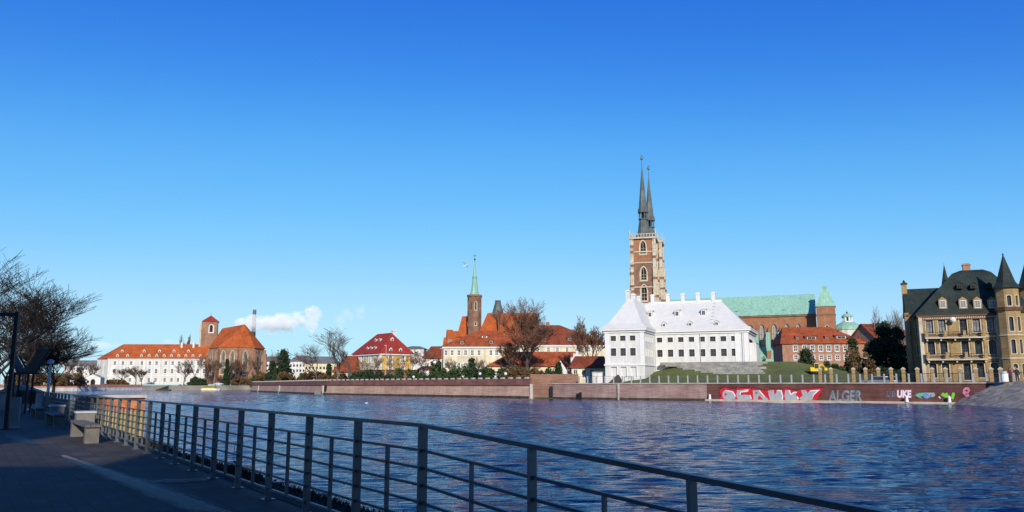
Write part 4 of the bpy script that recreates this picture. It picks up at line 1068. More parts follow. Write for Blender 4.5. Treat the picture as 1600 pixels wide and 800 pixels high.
# stepped white gable and small white gable front
p = P(898, 575, 186); t = thing('stepped_gable', 'white stepped gable rising between the two low red roofs', 'gable wall', (p.x, p.y, GZ), radians(4))
b = MB()
def zg(py): return Z(900, py, 186) - GZ
for x0, x1, py in ((-.9, -.3, 559), (-.3, .3, 553), (.3, .9, 547), (.9, 1.5, 553)): b.box(x0, x1, 0, .5, 0, zg(py))
b.build('wall', PLASTER, t)
for x0, x1, py in ((-.95, -.25, 559), (-.35, .35, 553), (.25, .95, 547), (.85, 1.55, 553)):
    b = MB(); b.box(x0, x1, -.08, .58, zg(py), zg(py) + .2); b.build('coping', COPING, t)
p = P(865.5, 580, 180); t = thing('gabled_porch', 'small white gable fronted porch below the long red roof', 'porch', (p.x, p.y, GZ), 0)
wg = span(p, 0, 886, 580); ze = Z(870, 579, 180) - GZ; za = Z(870, 563, 180) - GZ
b = MB(); b.prism([(0, 0), (wg, 0), (wg, 5), (0, 5)], 0, ze); b.poly([(0, 0, ze), (wg, 0, ze), (wg / 2, 0, za)]); b.build('wall', PLASTER, t)
b = MB()
for s in (0, 1):
    x = -.3 if s == 0 else wg + .3; b.poly([(x, -.25, ze - .2), (wg / 2, -.25, za + .1), (wg / 2, 6, za + .1), (x, 6, ze - .2)])
b.build('roof', RTILED, t); link('window', window_mesh(.9, 1.2), t, (wg / 2, -.03, ze - .3))

# ---------------- church with green spire
p = P(729, 500, 410); O = Vector((p.x, p.y, GZ)); a = radians(-8); w = span(O, a, 749.5, 500)
t = thing('church_tower', 'octagonal brick church tower with slender green copper spire', 'church tower', O, a)
def zc(py): return Z(738, py, 412) - GZ
H = zc(462); R = w / 2 / cos(pi / 8)
pts = [(w / 2 + R * cos(pi / 8 + k * pi / 4 - pi * .625), w / 2 + R * sin(pi / 8 + k * pi / 4 - pi * .625)) for k in range(8)]
for k in range(8):
    A_, B_ = pts[k], pts[(k + 1) % 8]; L_ = sqrt((A_[0] - B_[0]) ** 2 + (A_[1] - B_[1]) ** 2)
    wall(t, A_, B_, 0, H, [(L_ / 2, zc(485), .9, zc(472) - zc(485)), (L_ / 2, zc(509), .8, 1.9)][:1 if k % 2 else 2], BRICKD, arch='gothic', nx=1, nz=1, fr=.1, frame=STONE, glass=DARK, sur=.3 if not k % 2 else 0, surm=STONE, depth=.4)
b = MB(); b.frus(w / 2, w / 2, R + .35, R + .35, H - .6, H + .4, 8, pi / 8); b.build('cornice', BRICKD, t)
tip = zc(409)
b = MB(); b.frus(w / 2, w / 2, R * .72, R * .5, H + .4, H + 2.5, 8, pi / 8); b.frus(w / 2, w / 2, R * .5, .18, H + 2.5, tip, 8, pi / 8); b.build('spire', COPPER, t)
for k in range(8):
    aa = pi / 8 + k * pi / 4; b = MB(); b.frus(w / 2 + cos(aa) * R * .30, w / 2 + sin(aa) * R * .30, .12, .10, H + 7, H + 10, 4); b.build('lantern_post', COPPERD, t)
b = MB(); b.frus(w / 2, w / 2, R * .33, R * .27, H + 7.3, H + 9.6, 8); b.build('lantern', COPPERD, t)
b = MB(); b.frus(w / 2, w / 2, .12, .07, tip - 1, zc(396), 5); b.sphere((w / 2, w / 2, zc(405)), .45); b.box(w / 2 - .7, w / 2 + .7, w / 2 - .08, w / 2 + .08, zc(399.5), zc(398.8)); b.build('cross', IRON, t)
# nave and transept roofs
t, O, a, w, ev, rz = house('church_nave', 'brick church with steep orange tiled roof behind the cream building', 745, 838, 398, -4, 532, 489, 24, BRICKD, RTILEO, (), 4, .3, cat='church')
b = MB(); u = span(O, a, 778, 500); b.box(u, u + .35, -.2, 12, rz - 12, rz + .2); b.build('roof_parapet', BRICKD, t)
t, O, a, w, ev, rz = house('church_transept', 'orange tiled church gable left of the octagonal tower', 714, 736, 418, 0, 531, 494, 12, BRICKD, RTILEO, (), 2.2, .3, cat='church')
p = P(778, 480, 425); t = thing('ridge_turret', 'dark truncated turret roof rising behind the orange church ridge', 'turret', (p.x, p.y, GZ))
z0, z1 = Z(778, 492, 425) - GZ, Z(778, 469.5, 425) - GZ
b = MB(); b.frus(0, 0, 3.6, 1.5, z0, z1 - .6, 8, pi / 8); b.frus(0, 0, 1.7, 1.6, z1 - .6, z1, 8, pi / 8); b.build('roof', SPIREM, t)
b = MB(); b.frus(0, 0, 3.2, 3.2, 0, z0, 8, pi / 8); b.build('wall', BRICKD, t)
for k, (px, py) in enumerate(((703, 516), (711.5, 518), (698.5, 528))):
    house('church_gable', ('orange gable of the church porch nearest the tower', 'narrow stepped orange church gable beside the transept', 'lowest orange church gable at the left')[k], px - 4, px + 5, 404, 10, py + 13, py, 6, BRICKP, RTILEO, (), gable=True, ov=.2, cat='church')

# ---------------- small houses left of cream building
house('white_house_wing', 'white wall and red roof behind the pollarded tree left of cream building', 662, 696, 245, -10, 560, 541, 9, PLASTER2, RTILED, [(574, 1.3, 1.0, [668, 680])], 1, .3, CS)
house('white_outbuilding', 'low white outbuilding behind the parapet left of the cream building', 655, 692, 225, 0, 578, 572, 6, PLASTER, RTILED, [(590, 1.2, 1.0, [664, 676])], .5, .5, CS)
house('villa', 'pale villa with flat grey roof behind the yellow palace', 632, 662, 300, 0, 545, 541, 10, PLASTER2, GREYROOF, [(556, 1.6, 1.2, [640, 650])], 2, 2, CS)
# distant apartment blocks
def block_house(label, x0, x1, D, pe, pr, rows, n, mw=PLASTER2):
    xs = [x0 + (x1 - x0) * (k + .5) / n for k in range(n)]
    house('apartment_block', label, x0, x1, D, 0, pe, pr, 14, mw, GREYROOF, [(r, 1.8, 1.3, xs) for r in rows], 4, 4, dict(frame=FRAMED, fr=.12), cat='building', ov=.4)
block_house('distant grey roofed block beside the apse of the orange roofed church', 405, 452, 640, 565, 557, (573, 581), 9)
block_house('distant grey roofed block left of the twin bare trees', 452, 488, 620, 565, 555.5, (573, 581), 7)
block_house('distant pale block with grey roof behind the leaning tree', 476, 526, 560, 568, 557, (577, 586), 9, CREAM)
block_house('distant low pale block at the left behind the riverside trees', 100, 152, 800, 572, 563, (578, 586), 8)

# ---------------- white monastery and orange-roofed church on the island
IZ = 2.9
p = P(168, 580, 470); a = radians(2); O = Vector((p.x, p.y, IZ)); w = span(O, a, 326, 580)
t = thing('monastery', 'long white three storey monastery with orange tiled roof and small dormers', 'building', O, a)
ev = Z(245, 560.5, 472) - IZ; rz = Z(245, 538, 480) - IZ
mw = []
cols = [178.5, 191, 203.7, 220.6, 233.2, 243.7, 258, 268.8, 278.8, 289.5, 299.4, 309, 318.5]
for i, px in enumerate(cols):
    u = span(O, a, px, 580)
    for j, (py, h) in enumerate(((570.6, 2.3), (583.6, 2.7), (597, 2.4))):
        mw.append((u, Z(px, py, 471) - IZ, 1.5, h))
MS = dict(fr=.16, sur=.18, surm=TRIMW, depth=.2, frame=FRAMEW)
wall(t, (0, 0), (w, 0), 0, ev, mw, PLASTER2, **MS)
eb = Vector((-11.0, 10)); lw = eb.length
wall(t, (eb.x, eb.y), (0, 0), 0, ev, [(lw * f, Z(160, py, 473) - IZ, 1.4, 2.3) for f in (.3, .7) for py in (571, 584, 597)], PLASTER2, **MS)
wall(t, (w, 0), (w, 16), 0, ev, (), PLASTER2); wall(t, (w, 16), (eb.x, 16), 0, ev, (), PLASTER2); wall(t, (eb.x, 16), (eb.x, 10), 0, ev, (), PLASTER2)
b = MB(); e = .6; ea = [(-e, -e, ev), (w + e, -e, ev), (w + e, 16 + e, ev), (eb.x - e, 16 + e, ev), (eb.x - e, 10, ev)]
r_ = [(4.5, 8, rz), (w + e, 8, rz)]
b.poly(ea[::-1]); b.poly([ea[0], ea[1], r_[1], r_[0]]); b.poly([ea[2], ea[3], r_[0], r_[1]]); b.poly([ea[3], ea[4], r_[0]]); b.poly([ea[4], ea[0], r_[0]]); b.poly([ea[1], ea[2], r_[1]])
b.build('roof', RTILEO, t)
b = MB(); b.box(-.3, w + .2, -.35, -.01, ev - .6, ev - .02); b.build('cornice', TRIMW, t)
b = MB(); b.box(0, w, -.12, -.005, Z(245, 588, 471) - IZ, Z(245, 587, 471) - IZ); b.build('string_course', TRIMW, t)
for py, xs in ((557.5, (183.5, 199.5, 221, 233, 245, 256.5, 268, 279.5, 290.5, 301.5, 313)), (550, (191, 225.5, 249.5, 272, 294.5))):
    for px in xs:
        z = Z(px, py, 474) - IZ; y = (z - ev) / (rz - ev) * 8.6 - .6; oo = Vector((O.x - sin(a) * y, O.y + cos(a) * y, 0))
        dormer(t, span(oo, a, px, py), y - .1, z - .2, 1.5, 1.2, 3, RTILEO, PLASTER2)
for px in (285, 303.5):
    oo = Vector((O.x - sin(a) * 7, O.y + cos(a) * 7, 0)); chimney(t, span(oo, a, px, 540), 6.4, rz - 2.5, rz + .6, 1.1, PLASTER)

p = P(368, 580, 470); O = Vector((p.x, p.y, IZ)); t = thing('island_church', 'brown brick church apse with steep orange tiled roof and tall pointed windows', 'church', O, radians(17))
ev = Z(368, 543.5, 466) - IZ; za = Z(377.5, 506.5, 472) - IZ; zb = Z(350, 513.5, 488) - IZ
pg = [(-15.2, 6), (-9.5, -4.5), (.5, -8.5), (10, -5.5), (15.3, 4), (13.5, 24), (-12, 28)]
for k in range(7):
    A_, B_ = pg[k], pg[(k + 1) % 7]; L_ = sqrt((A_[0] - B_[0]) ** 2 + (A_[1] - B_[1]) ** 2)
    nW = 2 if L_ > 10 else 1
    hh = Z(368, 548.5, 466) - Z(368, 585, 466)
    wall(t, A_, B_, 0, ev, [(L_ * (i + .5) / nW, Z(368, 585, 466) - IZ, 2.3, hh) for i in range(nW)] if k < 4 else (), BRICKW, arch='gothic', nx=3, nz=3, fr=.22, frame=STONE, glass=GLASS, sur=.45, surm=STONE, depth=.6)
def ov_(q, f=1.05): return (q[0] * f, q[1] * f if q[1] < 10 else q[1] + .6, ev)
E = [ov_(q) for q in pg]; ap, rb_ = (3.8, 2, za), (-9.5, 19, zb)
b = MB(); b.poly(E[::-1])
for tr in ((E[6], E[0], rb_), (E[0], E[1], ap, rb_), (E[1], E[2], ap), (E[2], E[3], ap), (E[3], E[4], ap), (E[4], E[5], ap), (E[5], rb_, ap), (E[5], E[6], rb_)):
    if len(tr) == 4: b.poly([tr[0], tr[1], tr[2]]); b.poly([tr[0], tr[2], tr[3]])
    else: b.poly(tr)
b.build('roof', RTILEO, t)
for k in range(6):
    q = Vector(pg[k]); dr = (q - Vector((0, 8))).normalized(); b = MB(); an = atan2(dr.y, dr.x)
    c = q + dr * .8; b.obox(c, an, 2.0, 1.1, 0, ev - 3); c = q + dr * .5; b.obox(c, an, 1.2, .9, ev - 3, ev - .8); b.build('buttress', BRICKW, t)
dormer(t, 5, -5.2, ev + 1.4, 1.3, .9, 2.6, RTILEO, BRICKW, DARK, BRICKW, 'shed')
p = P(313, 540, 478); O = Vector((p.x, p.y, IZ)); a = radians(17); w = span(O, a, 338, 540)
t = thing('island_church_tower', 'square brown brick church tower with red pyramid roof above the monastery', 'church tower', O, a)
H = Z(325, 502, 478) - IZ
tw = [(w * .62, Z(325, 519, 478) - IZ, 2.0, Z(325, 507.5, 478) - Z(325, 519, 478))]
for k, (A_, B_) in enumerate((((0, 0), (w, 0)), ((w, 0), (w, w)), ((w, w), (0, w)), ((0, w), (0, 0)))):
    wall(t, A_, B_, 0, H, tw if k < 2 else (), BRICKW, arch='round', nx=1, nz=1, fr=.2, frame=STONE, glass=DARK, sur=.5, surm=PLASTER, depth=.5)
b = MB(); b.box(-1.0, -.002, .5, w - .5, 0, H - 1.5); b.build('stair_buttress', STONE, t)
zt = Z(325, 492.5, 482) - IZ; roof(t, .2, w + .5, -.5, w + .5, [(0, 0, 0, 0, H), (0, 0, 0, 0, H + .3), (w / 2 + .15, w / 2 + .15, w / 2 + .5, w / 2 + .5, zt)], RTILEC)
b = MB(); b.frus(w * .52, w / 2, .12, .05, zt - .3, zt + 1.8, 5); b.build('finial', IRON, t)
p = P(131, 600, 395); t = thing('gatehouse', 'small white gabled gatehouse with dark arch left of the monastery', 'gatehouse', (p.x, p.y, 2.45), .1)
w = 7.6; b = MB(); wall(t, (0, 0), (w, 0), 0, 3.6, [(w / 2 + .3, .05, 2.2, 2.9, dict(arch='round', nx=1, nz=1, glass=DARK, frame=FRAMED, name='arch_door'))], PLASTER)
for A_, B_ in (((w, 0), (w, 5)), ((w, 5), (0, 5)), ((0, 5), (0, 0))): wall(t, A_, B_, 0, 3.6, (), PLASTER)
b = MB(); b.poly([(0, 0, 3.6), (w, 0, 3.6), (w / 2, 0, 5.2)]); b.build('gable', PLASTER, t)
b = MB()
for s in (0, 1):
    x = -.3 if s == 0 else w + .3; b.poly([(x, -.3, 3.5), (w / 2, -.3, 5.35), (w / 2, 5.3, 5.35), (x, 5.3, 3.5)])
b.build('roof', COPING, t)

# ---------------- yellow brick villa on the right
A = radians(-23); p = P(1439, 540, 145); O = Vector((p.x, p.y, 2.45)); VZ = 2.45
W = span(O, A, 1562, 540); t = thing('brick_villa', 'yellow brick villa with dark green slate roof, balconies and corner turrets', 'building', O, A)
def zv(py, px=1500): return Z(px, py, depth_at(O, A, span(O, A, px, py))) - VZ
ev = zv(491); vw = []
def uv(px): return span(O, A, px, 540)
vst = dict(arch='seg', nx=2, nz=2, fr=.12, frame=FRAMED, glass=GLASS, sur=.14, surm=STONE, depth=.25)
for px, dr in ((1455, 0), (1474.6, 0), (1508, 1), (1528.8, 0), (1550.8, 0)):
    u = uv(px)
    for j, (pb_, pt_) in enumerate(((520, 497), (554, 532), (590, 567))):
        zb = zv(pb_ + (4 if dr else 0)); h = zv(pt_) - zb
        vw.append((u, zb, 1.15, h, dict(glass=GLASS if (dr or j) else GLASSC, name='balcony_door' if dr else 'window')))
wall(t, (0, 0), (W, 0), 0, ev, vw, BRICKY, **vst)
wall(t, (W, 0), (W, 14), 0, ev, (), BRICKY); wall(t, (W, 14), (0, 14), 0, ev, (), BRICKY)
wall(t, (0, 14), (0, 0), 0, ev, [(f, zv(pb_), 1.0, 2.0) for f in (9, 12) for pb_ in (520, 554)], BRICKY, **vst)
# cornice with dentils
b = MB(); b.box(-.35, W, -.4, -.01, ev - .35, ev); b.box(-.25, W, -.22, -.012, ev - .9, ev - .75); b.build('cornice', mat('red_brown_cornice', (0.16, 0.07, 0.045), 0.8, 0.3, 2), t)
b = MB(); n = 42
for k in range(n):
    x = (k + .5) * W / n; b.box(x - .09, x + .09, -.2, -.013, ev - .73, ev - .4)
b.build('dentils', STONE, t)
for py in (526.5, 560):
    z = zv(py); b = MB(); b.box(-.1, W, -.14, -.012, z - .1, z + .15); b.build('string_course', STONE, t)
for x in (-.0, uv(1566) - .6):
    b = MB(); b.box(x - .1, x + .5, -.3, -.013, 0, ev - .4); b.build('pilaster', STONE, t)
for px in (1445.5, 1465, 1486, 1518, 1539.5):
    u = uv(px); b = MB(); b.box(u - .16, u + .16, -.11, -.014, .3, ev - .92); b.build('pilaster', BRICKY, t)
for py in (521.5, 530.5, 555.5, 565.5):
    z = zv(py); b = MB(); b.box(.5, W - .4, -.06, -.012, z - .07, z + .07); b.build('brick_band', MATS['red_brown_cornice'], t)
# roof: steep hip with flat top
rz = zv(424, 1530) + 1.2
roof(t, -.5, W + 6, -.5, 15, [(0, 0, 0, 0, ev), (0, 0, 0, 0, ev + .25), (6.9, 5.5, 5.4, 5.4, rz - .8), (8.6, 6.5, 7.5, 7.5, rz)], SLATE)
for px in (1473, 1504.6, 1527.2, 1549.8):
    z = zv(483, px); y = (z - ev) / (rz - ev) * 6 - .3; oo = Vector((O.x - sin(A) * y, O.y + cos(A) * y, 0))
    u = span(oo, A, px, 475)
    dormer(t, u, y - .3, z, 1.35, 1.75, 3.6, SLATE, BRICKY, GLASSC, FRAMEW)
for px in (1499, 1520.5, 1545):
    z = zv(449, px); y = -.5 + 5.4 * (z - ev - .25) / (rz - 1.05 - ev) - .75; oo = Vector((O.x - sin(A) * y, O.y + cos(A) * y, 0))
    dormer(t, span(oo, A, px, 444), y - .1, z, .95, .7, 2, SLATE, SLATE, DARK, FRAMED)
chimney(t, uv(1530), 7.5, rz - .5, rz + .9, 1.2, BRICKP)
# balconies
for j, py in enumerate((527, 561)):
    z = zv(py); u0, u1 = uv(1446), uv(1540)
    bl = MB(); bl.box(u0, u1, -1.35, -.145, z - .22, z); bo = bl.build('balcony', STONE, t)
    for k in range(5):
        u = u0 + .3 + (u1 - u0 - .6) * k / 4; m_ = MB(); m_.box(u - .12, u + .12, -1.1, -.15, z - .62, z - .22); m_.build('bracket', STONE, bo)
    for k in range(4):
        u = u0 + .25 + (u1 - u0 - .5) * k / 3; m_ = MB(); m_.box(u - .22, u + .22, -1.33, -.93, z, z + 1.05); m_.box(u - .28, u + .28, -1.38, -.88, z + 1.05, z + 1.17); m_.build('baluster_pier', BRICKY, bo)
    m_ = MB(); m_.box(u0, u1, -1.17, -1.11, z + .92, z + .98); n = 60
    for k in range(n):
        u = u0 + (u1 - u0) * (k + .5) / n; m_.box(u - .015, u + .015, -1.155, -1.125, z, z + .92)
    m_.build('iron_railing', IRON, bo)
# satellite dish
b = MB(); u = uv(1491.5); z = zv(500); b.frus(u, -1.0, .55, .5, z, z + .1, 12); b.sphere((u, -.9, z), .5, 10, 6, 0, 1); b.build('satellite_dish', WHITEP, t)
# turret octagonal
def turret(px0, px1, D, pe, pt, label_part):
    q = P((px0 + px1) / 2, 520, D); R = (P(px1, 520, D).x - P(px0, 520, D).x) / 2 * .97
    c = q - O; cx = c.x * cos(A) + c.y * sin(A); cy = -c.x * sin(A) + c.y * cos(A)
    def zz(py): return Z((px0 + px1) / 2, py, D) - VZ
    pts = [(cx + R * cos(2 * pi * k / 8 + pi / 8 - pi * .75), cy + R * sin(2 * pi * k / 8 + pi / 8 - pi * .75)) for k in range(8)]
    for k in range(8):
        A_, B_ = pts[k], pts[(k + 1) % 8]; L_ = sqrt((A_[0] - B_[0]) ** 2 + (A_[1] - B_[1]) ** 2)
        ws = [(L_ / 2, zz(b0), L_ * .46, zz(b1) - zz(b0)) for b0, b1 in ((518, 496), (553, 531), (590, 569))] + [(L_ / 2, zz(479), L_ * .44, zz(463) - zz(479))]
        wall(t, A_, B_, 0, zz(450), ws if k < 5 else (), BRICKY, name='turret_wall', **{**vst, 'glass': GLASS})
    b = MB(); b.frus(cx, cy, R + .25, R + .35, zz(486), zz(480.5), 8, pi / 8 - pi * .75); b.build('turret_band', MATS['red_brown_cornice'], t)
    for py in (524, 560): b = MB(); b.frus(cx, cy, R + .12, R + .12, zz(py + 1), zz(py - 1), 8, pi / 8 - pi * .75); b.build('turret_course', STONE, t)
    b = MB(); b.frus(cx, cy, R + .45, R * .82, zz(451), zz(441), 8, pi / 8 - pi * .75); b.frus(cx, cy, R * .82, .08, zz(441), zz(pt), 8, pi / 8 - pi * .75); b.build('turret_roof', SLATE, t)
    b = MB(); b.frus(cx, cy, .06, .04, zz(pt) - .3, zz(pt - 4), 5); b.sphere((cx, cy, zz(pt - 1)), .16, 6, 4); b.build('finial', IRON, t)
turret(1562, 1596, 138, 450, 399, 'corner')
turret(1599, 1633, 141, 450, 402, 'rear')
wall(t, (W + .1, -.2), (W + 9, -.2), 0, ev, (), BRICKY)
# slim spire at the back left
q = P(1478, 450, 152) - O; cx, cy = q.x * cos(A) + q.y * sin(A), -q.x * sin(A) + q.y * cos(A)
b = MB(); z0, z1 = Z(1478, 452, 152) - VZ, Z(1478, 415, 152) - VZ
b.frus(cx, cy, .85, .05, z0, z1, 8); b.frus(cx, cy, .04, .03, z1 - .2, z1 + .5, 5); b.build('spirelet', SLATE, t)
b = MB(); b.frus(cx, cy, .7, .7, z0 - 5, z0, 8); b.build('spirelet_drum', SLATE, t)
# lower left wing with gable chimney
q = P(1421, 540, 152); t3 = thing('villa_wing', 'lower slate roofed wing of the yellow brick villa with corner chimney', 'building', (q.x, q.y, VZ), A)
w3 = span(q, A, 1442, 540) + 1.2; e3 = Z(1430, 491, 151) - VZ
wall(t3, (0, 0), (w3, 0), 0, e3, [(w3 * .5, Z(1430, pb_, 151) - VZ, .9, 2.0) for pb_ in (520, 554, 590)], BRICKY, **vst)
wall(t3, (0, 10), (0, 0), 0, e3, (), BRICKY); wall(t3, (w3 + 6, 10), (0, 10), 0, e3, (), BRICKY)
r3 = Z(1445, 451, 155) - VZ
b = MB(); b.poly([(-.2, -.4, e3), (w3 + 7, -.4, e3), (w3 + 7, 4.5, r3), (-.2, 4.5, r3)]); b.poly([(-.2, 10, e3), (-.2, 4.5, r3), (w3 + 7, 4.5, r3), (w3 + 7, 10, e3)]); b.build('roof', SLATE, t3)
b = MB(); b.poly([(-.02, 0, e3), (-.02, 4.5, r3), (-.02, 10, e3)]); b.build('gable_wall', BRICKY, t3)
b = MB(); b.box(-.45, .3, -.45, .2, 0, e3 + .3, 0); b.build('corner_pier', BRICKY, t3)
zc_ = Z(1426, 443, 154) - VZ
b = MB(); b.box(-.35, .55, 3.6, 4.4, e3, zc_, 0); b.box(-.5, .7, 3.45, 4.55, zc_, zc_ + .25, 1); b.frus(.1, 4.0, .5, .1, zc_ + .25, zc_ + .9, 4, pi / 4, 1); b.build('chimney', [BRICKY, SLATE], t3)
b = MB(); b.box(-.3, w3, -.45, -.01, e3 - .5, e3); b.build('cornice', MATS['red_brown_cornice'], t3)

# ================================================================== TREES
def grow(seed, levels=5, bole=.22, spread=.75, up=.12, kids=(3, 5), lean=(0, 0), ratio=.72, wig=.22):
    rnd = random.Random(seed); big = []; fine = []
    U = rnd.uniform
    def br(p, d, l, r, lev):
        n = 4 if lev == 0 else 3
        joints = []
        for k in range(n):
            d = (d + Vector((U(-wig, wig), U(-wig, wig), U(-wig, wig) * .6 + up)) * (.45 if lev else .2)).normalized()
            q = p + d * (l / n); r2 = r * (.86 if lev else .9)
            (big if lev < 2 else fine).append((p, q, r, r2, lev))
            p, r = q, r2; joints.append((p, d, r))
        if lev >= levels: return
        nk = rnd.randint(*kids)
        for k in range(nk):
            j = joints[-1] if k < 2 else rnd.choice(joints if lev else joints[2:])
            ang = U(0, 2 * pi); s = spread * U(.55, 1.2) * (.75 if k == 0 else 1)
            a = Vector((cos(ang), sin(ang), U(-.15, .35)))
            nd = (j[1] + a * s).normalized()
            br(j[0], nd, l * ratio * U(.75, 1.15), j[2] * (.74 if k < 2 else .55), lev + 1)
    br(Vector((0, 0, 0)), Vector((lean[0], lean[1], 1)).normalized(), bole * 4, .085, 0)
    return big, fine
def tube3(v, f, p, q, r0, r1, n):
    d = q - p; a = Vector((0, 0, 1)) if abs(d.z) < .9 * d.length else Vector((1, 0, 0))
    u = d.cross(a).normalized(); w = d.cross(u).normalized(); i = len(v)
    for c, r in ((p, r0), (q, r1)):
        for k in range(n):
            t = 2 * pi * k / n; e = u * (cos(t) * r) + w * (sin(t) * r); v.append((c.x + e.x, c.y + e.y, c.z + e.z))
    for k in range(n): f.append((i + k, i + (k + 1) % n, i + n + (k + 1) % n, i + n + k))
def bare_tree(label, px, D, pytop, wpx, seed, z0=GZ, bark=BARK, twig=TWIG, group='bare winter trees', name='bare_tree', tmin=.016, **kw):
    big, fine = grow(seed, **kw)
    pts = [s[1] for s in big + fine]
    zs = sorted(p.z for p in pts); zmax = zs[-1]; xs = sorted(p.x for p in pts); hw = (xs[int(len(xs) * .99)] - xs[int(len(xs) * .01)]) / 2
    base = P(px, 602, D); H = Z(px, pytop, D) - z0; sz = H / zmax; sx = (wpx / 2 * D / F) / hw
    t = thing(name, label, 'tree', (base.x, base.y, z0), 0, group)
    def sc(p): return Vector((p.x * sx, p.y * sx, p.z * sz))
    sr = H * .30
    v, f = [], []
    for p, q, r0, r1, lev in big: tube3(v, f, sc(p), sc(q), r0 * sr, r1 * sr, 7 if lev == 0 else 5)
    b = MB(); b.v = v; b.f = f; b.m = [0] * len(f); b.build('trunk', bark, t, True)
    v, f = [], []
    for p, q, r0, r1, lev in fine: tube3(v, f, sc(p), sc(q), max(tmin, r0 * sr), max(tmin * .8, r1 * sr), 4 if lev < 4 else 3)
    b = MB(); b.v = v; b.f = f; b.m = [0] * len(f); b.build('crown', twig, t)
    return t
big6 = dict(levels=6, kids=(3, 5))
# dark trees on the near bank at the left
NB = dict(group='dark bare trees on the near bank at left', z0=DECK, bark=BARKD, twig=mat('dark_twigs', (0.026, 0.02, 0.018), .95, .35, .8))
bare_tree('tall dark bare tree cut by the left picture edge', -6, 60, 382, 235, 11, tmin=.013, ratio=.8, bole=.16, spread=.85, **big6, **NB)
bare_tree('broad dark bare tree behind the promenade shelter', 38, 72, 452, 158, 12, tmin=.014, ratio=.8, bole=.14, spread=.9, **big6, **NB)
bare_tree('low dark bare tree right of the shelter, beside the pale pole', 84, 84, 508, 96, 17, tmin=.014, ratio=.8, bole=.16, spread=.9, **big6, **NB)
bare_tree('dark bare tree filling the gap behind the lamp post', 8, 90, 500, 130, 19, tmin=.016, ratio=.8, bole=.16, spread=.9, **big6, **NB)
# riverside trees on the far left bank
far5 = dict(levels=5, kids=(3, 5))
for k, (px, D, py, w, bk) in enumerate(((66, 300, 552, 34, BARKD), (88, 310, 548, 36, BARKD), (104, 330, 556, 26, BARKD), (120, 340, 562, 24, BARKD), (138, 420, 566, 22, BARKD))):
    bare_tree(('brown bare tree of the far thicket above the low hut', 'taller brown bare tree right of the pale pole', 'bare tree above the red quay wall', 'small bare tree left of the white gatehouse', 'thin bare tree behind the white gatehouse')[k], px, D, py, w, 30 + k, 2.3, bk, TWIG, 'trees on the far left bank', tmin=.035, bole=.14, **far5)
for k, (px, py, w) in enumerate(((190.5, 575, 22), (212, 571, 20), (221, 577, 12), (287, 566, 24), (303, 556, 30), (322, 552, 22), (336, 560, 18), (358, 566, 18), (371, 560, 20), (386, 552, 22), (400, 556, 16))):
    bare_tree('leafless tree number one of a row'.replace('number one of a row', ('before the left end of the monastery', 'before the second bay of the monastery', 'slim beside the monastery drainpipe', 'before the monastery under its left chimney', 'tall before the monastery under its right chimney', 'where monastery meets brick church', 'left of the church apse', 'before the church apse beside the conifer', 'in the middle before the church apse', 'before the right windows of the church apse', 'at the right edge of the church apse')[k]),
              px, 445 + k % 3 * 5, py, w, 50 + k, 2.3, BARK, TWIGR if k % 3 == 2 else TWIG, 'bare trees on the island', tmin=.04, bole=.15, **far5)
for k, (px, py) in enumerate(((281.5, 523), (289.5, 520.5))):
    bare_tree(('shorter' if k == 0 else 'taller') + ' upright poplar showing above the monastery roof', px, 560, py, 9, 70 + k, 2.3, BARK, TWIG, 'poplars behind the monastery', 'poplar', tmin=.05, bole=.1, spread=.3, up=.5, levels=5, kids=(3, 5))
# trees along the middle of the far bank
MID = [
    ('grey bare tree beside the tall conifer', 431, 420, 545, 24, 81, BARK, TWIG, {}),
    ('leaning forked bare tree in front of distant pale blocks', 497, 232, 536, 46, 82, BARK, TWIG, dict(lean=(-.12, 0), bole=.26)),
    ('tall bare tree with round crown left of the yellow palace', 546, 214, 510, 54, 83, BARK, TWIG, dict(bole=.22)),
    ('thin leaning bare tree before the red barn', 526, 222, 531, 30, 84, BARKP, TWIG, dict(lean=(.15, 0), bole=.26)),
    ('pale young tree before the cream side of the palace', 566, 222, 556, 22, 85, BARKP, TWIGP, {}),
    ('pale young tree at the palace corner', 584, 222, 553, 20, 86, BARKP, TWIGP, {}),
    ('golden bare tree before the yellow palace wall', 617, 222, 551, 32, 87, BARKP, TWIGP, {}),
    ('reddish bare tree at the right end of the palace', 640, 226, 553, 26, 88, BARK, TWIGR, {}),
    ('dark pollarded tree with drooping branches right of the palace', 663, 218, 540, 40, 89, BARKD, TWIGR, dict(up=-.02, spread=1.0, bole=.18)),
    ('thin pale tree before the left windows of the cream building', 706, 218, 557, 18, 90, BARKP, TWIGP, {}),
    ('thin pale tree before the middle of the cream building', 741, 218, 554, 22, 91, BARKP, TWIGP, {}),
    ('thin pale tree before the right bays of the cream building', 757, 218, 560, 18, 92, BARKP, TWIGP, {}),
]
for lb, px, D, py, w, sd_, bk, tw_, kw in MID:
    k2 = dict(levels=5, kids=(3, 5), bole=.18); k2.update(kw)
    bare_tree(lb, px, D, py, w, sd_, GZ, bk, tw_, 'bare trees of the far bank gardens', tmin=.02, **k2)
bare_tree('large rust-brown bare tree in front of the long low red roof', 823, 192, 461, 86, 101, GZ, BARK, TWIGR, 'bare trees of the far bank gardens', tmin=.024, bole=.11, spread=.78, levels=6, kids=(4, 5))
bare_tree('second trunk of brown tree standing left of the orange brick wall', 800, 196, 515, 60, 102, GZ, BARK, TWIGR, 'bare trees of the far bank gardens', tmin=.028, bole=.13, spread=.8, levels=6, kids=(3, 5))
bare_tree('brown bare tree close left of the white house', 921, 186, 492, 52, 103, GZ, BARK, TWIGR, 'bare trees of the far bank gardens', tmin=.028, bole=.2, levels=6, kids=(3, 5))
